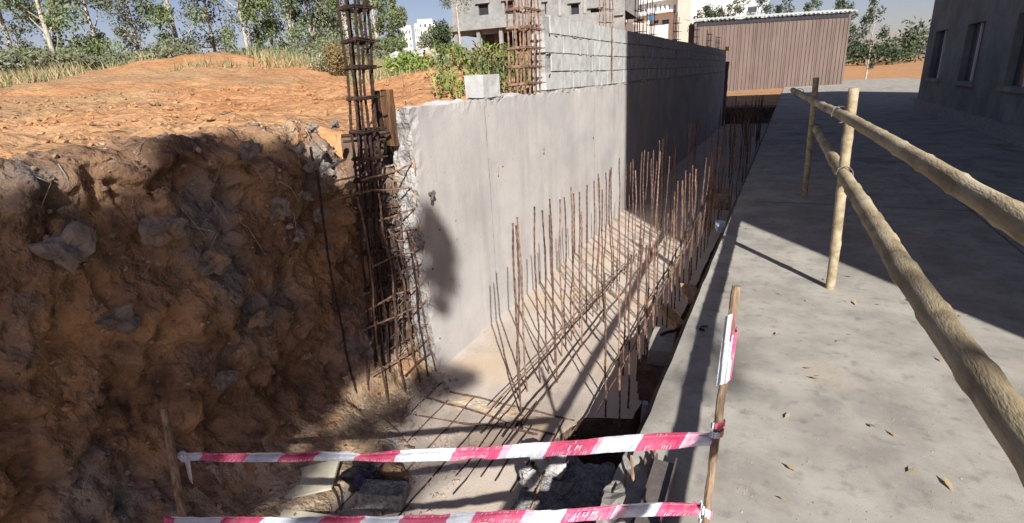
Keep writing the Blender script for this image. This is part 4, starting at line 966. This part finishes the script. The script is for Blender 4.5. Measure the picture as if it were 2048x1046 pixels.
# far white blocks left
for k, (u, v0, v1, wd, mt) in enumerate([(812,47,70,18,'white_paint'),(834,43,70,10,'cream_paint'),(850,35,70,26,'white_paint'),(872,44,70,12,'white_paint'),(690,14,60,10,'cream_paint')]):
    dist = 300+k*5; c = atr(u, v0+5, dist); w_ = wd/1080*dist/2; e = empty('apartment_block', (c.x,c.y,10), ['low white far building at the left of the distant group','cream far building second from the left','tallest white far building under open sky','small white far building beside the dark bush','cream far building glimpsed through the tall cage'][k], 'building')
    m = MB(); m.box(-w_,-w_,0,w_,w_,c.z, mtx=Matrix.Translation((c.x,c.y,0)) @ Matrix.Rotation(.55,4,'Z')); m.build('wall', mt, e)
    for j in range(3):
        for q_ in range(3):
            zz = c.z-3-j*3.2; xx = -w_+w_*2*(q_+.5)/3
            m = MB(); m.box(xx-w_*.16,-w_-.1,zz-.8,xx+w_*.16,-w_-.01,zz+.8, mtx=Matrix.Translation((c.x,c.y,0)) @ Matrix.Rotation(.55,4,'Z')); m.build('window', 'glass', e)
# trees behind the shed
for k, (u, d, h) in enumerate([(1400,62,4.4),(1416,64,4.6),(1430,60,4.5),(1444,66,4.9),(1475,58,5),(1510,62,5.4),(1560,60,6),(1620,66,6),(1680,60,7),(1740,60,8)]):
    p = atr(u, 100, d); zz = atr(u, 36 if u < 1460 else 30, d).z
    tree((p.x,p.y,zz-h+ (1.2 if u < 1460 else 2)), h, 1.3, nth(k)+' small dark treetop from the left above the brown shed roof', 'leaf_dark', 300+k, 900, .17, .08, start=.3, clumps=12, group='treetops behind the brown shed')
L = MB(); rng = random.Random(41)
for k in range(90):
    x = rng.uniform(-30, 130); y = rng.uniform(135, 175); z = ground_h(x, y); hh = rng.uniform(4, 9)
    L.leaves(blob_pts((x, y, z+hh*.45), (rng.uniform(2.5,4.5), 3, hh*.55), 260, rng, .1), .45, rng=rng)
tag(L.build('far_wood', 'leaf_dark'), 'distant wood closing the view beyond the pavement at far right', 'wood', kind='stuff')
# small yellow thing at far right
c = atx(1454, 98, -2.3); q = MB(); q.rough_box(-.06,-.06,-.06,.06,.06,.08, d=.03, amp=.02, fs=20); o = q.build('yellow_cap', 'yellow_paint'); o.location = c; tag(o, 'small yellow cap at the far end of the block wall', 'cap')
q = MB(); q.rough_box(-2.72,25.03,-1.0,-2.42,25.5,1.9, d=.2, amp=.03); tag(q.build('end_column', 'brown_paint'), 'dark brown column closing the far end of the concrete wall', 'column')

# tall building on the right whose shade falls over the far half of the pit
tb = empty('shading_building', (4,.5,0), 'tall grey building along the right side of the pavement', 'building')
A = Vector((4.0, 24, 0)); B_ = Vector((4.0, .53, 0)); d, n_, L = frame_from(A, B_)
holes = []
for fl_ in range(3):
    for k in range(6): holes.append((1.8+k*3.8, 3.4+k*3.8, 1.0+fl_*3.4, 2.4+fl_*3.4))
m = MB(); facade(m, B_, A, 0, 11.5, [], .2) if False else None
m = MB()
d, n_, L = Vector((0,1,0)), Vector((-1,0,0)), 23.5; A = Vector((4.0,.53,0))
P = lambda s_, k, z: Vector((A.x-n_.x*k, A.y+s_, z))
ss = sorted(set([0,L]+[h[0] for h in holes]+[h[1] for h in holes])); tt = sorted(set([0,11.5]+[h[2] for h in holes]+[h[3] for h in holes]))
for i in range(len(ss)-1):
    for j in range(len(tt)-1):
        cs, ct = (ss[i]+ss[i+1])/2, (tt[j]+tt[j+1])/2
        if any(h[0] < cs < h[1] and h[2] < ct < h[3] for h in holes): continue
        m.quad(P(ss[i],0,tt[j]), P(ss[i],0,tt[j+1]), P(ss[i+1],0,tt[j+1]), P(ss[i+1],0,tt[j]))
for a, b_, c, e_ in holes:
    m.quad(P(a,0,c),P(b_,0,c),P(b_,.2,c),P(a,.2,c)); m.quad(P(a,0,e_),P(a,.2,e_),P(b_,.2,e_),P(b_,0,e_)); m.quad(P(a,0,c),P(a,.2,c),P(a,.2,e_),P(a,0,e_)); m.quad(P(b_,0,c),P(b_,0,e_),P(b_,.2,e_),P(b_,.2,c))
m.quad(P(0,0,0),P(0,9,0),P(0,9,11.5),P(0,0,11.5)); m.quad(P(L,0,0),P(L,0,11.5),P(L,9,11.5),P(L,9,0)); m.quad(P(0,9,0),P(L,9,0),P(L,9,11.5),P(0,9,11.5)); m.quad(P(0,0,11.5),P(0,9,11.5),P(L,9,11.5),P(L,0,11.5))
m.build('wall', 'facade_block', tb)
for a, b_, c, e_ in holes:
    m = MB(); m.quad(P(a,.15,c),P(a,.15,e_),P(b_,.15,e_),P(b_,.15,c)); w_ = m.build('window', 'glass', tb)
    m = MB(); m.box(4.10,A.y+(a+b_)/2-.03,c,4.14,A.y+(a+b_)/2+.03,e_); m.build('window_bar', 'white_paint', w_)

for a, b_, c, e_ in holes:
    m = MB(); m.box(3.93, A.y+a-.1, c-.09, 4.1, A.y+b_+.1, c-.003); m.build('sill', 'slab_concrete', tb)
m = MB(); m.tube([(3.93, 6.6, .1), (3.93, 6.6, 11.4)], .05, 10); m.build('drain_pipe', 'pale_blue_plastic', tb)
m = MB(); m.rough_box(3.90, .6, .0, 3.997, 24, .30, d=.4, amp=.006); m.build('plinth', 'mortar', tb)
for zz in (3.55, 6.95): m = MB(); m.box(3.95, .6, zz, 3.998, 24, zz+.18); m.build('floor_band', 'slab_concrete', tb)
rng = random.Random(77); m = MB()
for k in range(500):
    x, y = rng.uniform(-.3, 3.8), rng.uniform(.8, 14); z = .008; a = rng.uniform(0, 6.28); l = rng.uniform(.015,.035); d_ = Vector((math.cos(a), math.sin(a), rng.uniform(-.2,.4))); s_ = Vector((-math.sin(a), math.cos(a), 0))*.35; p = Vector((x,y,z+.006))
    if x < .1 and rng.random() < .8: continue
    m.quad(p-d_*l, p+s_*l, p+d_*l, p-s_*l)
tag(m.build('dead_leaves', 'leaf_dry'), 'dry fallen leaves scattered over the pavement', 'leaves', kind='stuff')
# ================================================================ TREE behind the camera on the right, throwing the soft shade
rng = random.Random(11)
targets = [   # where its leaf clumps throw their shade: (point, clump radius)
    ((-2.5,3.50,.62),.13),((-2.5,3.56,.45),.15),((-2.5,3.60,.25),.15),((-2.5,3.62,.05),.12),((-2.5,3.42,.2),.10),((-2.5,3.33,.55),.10),((-2.5,3.5,-.1),.09),
    ((-2.35,3.25,-.67),.17),((-2.2,3.35,-.67),.10),((-2.5,3.15,-.67),.13),((-2.42,2.72,-.67),.10),
    ((-2.9,3.1,.8),.30),((-2.9,3.0,.35),.32),((-2.95,2.7,.9),.38),((-2.95,2.6,.3),.38),((-2.85,2.75,-.15),.30),((-3,2.3,1.0),.45),((-3,2.2,.4),.42),((-2.9,2.2,-.2),.34),((-2.85,2.35,-.5),.16),
    ((-2.75,3.15,.3),.18),((-3,1.8,.8),.45),((-3,1.6,.1),.5),((-3,1.2,.8),.5),((-2.9,1.9,-.5),.25),((-2.1,1.98,-.6),.14),((-1.85,1.95,-.6),.13),((-2.25,2.35,-.67),.08),
    ((-3,.6,.1),.5),((-3.0,-.5,.3),.6),((-2.15,1.5,-.1),.12),((-1.8,1.5,.1),.10),((-2.3,1.45,-.35),.12),((-3.0,2.6,1.3),.18),((-3.0,2.1,1.4),.3)]
base_t = Vector((3.9,-8.4,0)); e = empty('shade_tree', base_t, 'leafy tree on the pavement behind the viewer throwing soft shade on the wall end', 'tree')
L = MB(); BR = MB(); fork = Vector((3.3,-7.2,5.8))
for (p, r) in targets:
    k = rng.uniform(12.2, 14.2); c = Vector(p)+SUNV*k
    n_l = int(760*(r/.3)**2)+40
    pts = []
    for _ in range(n_l):
        dv = Vector((rng.gauss(0,1), rng.gauss(0,1), rng.gauss(0,1))).normalized()*r*rng.random()**.45; pts.append(c+dv)
    L.leaves(pts, .045, rng=rng); BR.tube([fork.lerp(c,.0)+Vector((rng.uniform(-.2,.2),)*3), fork.lerp(c,.5)+Vector((0,0,.2)), c], [.05,.022,.006], 5)
for (u, v, rr) in [(1420,690,.07),(1440,720,.10),(1425,655,.06),(1390,770,.05),(1450,760,.09)]:
    c = atz(u, v, 0)+SUNV*13; L.leaves([c+Vector((rng.gauss(0,rr*.6),rng.gauss(0,rr*.6),rng.gauss(0,rr*.6))) for _ in range(60)], .035, rng=rng); BR.tube([fork, c], [.02,.004], 4)
for _ in range(14):
    c = Vector((4.6+rng.gauss(0,.8), -9.4+rng.gauss(0,.8), 8.6+rng.gauss(0,.8))); L.leaves([c+Vector((rng.gauss(0,.35),rng.gauss(0,.35),rng.gauss(0,.3))) for _ in range(300)], .05, rng=rng)
L.build('crown', 'leaf_green', e); BR.build('branches', 'bark', e)
m = MB(); m.tube([base_t-Vector((0,0,.3)), base_t+Vector((0,.1,1.5)), fork, fork+Vector((.3,-.5,2.2))], [.17,.14,.11,.04], 9); m.build('trunk', 'bark', e, smooth=True)
print('blocks', nblk, 'post', base, topp, 'rail px', [tuple(map(int, px(p))) for p in r1[1:]], [tuple(map(int, px(p))) for p in r2[2:]])
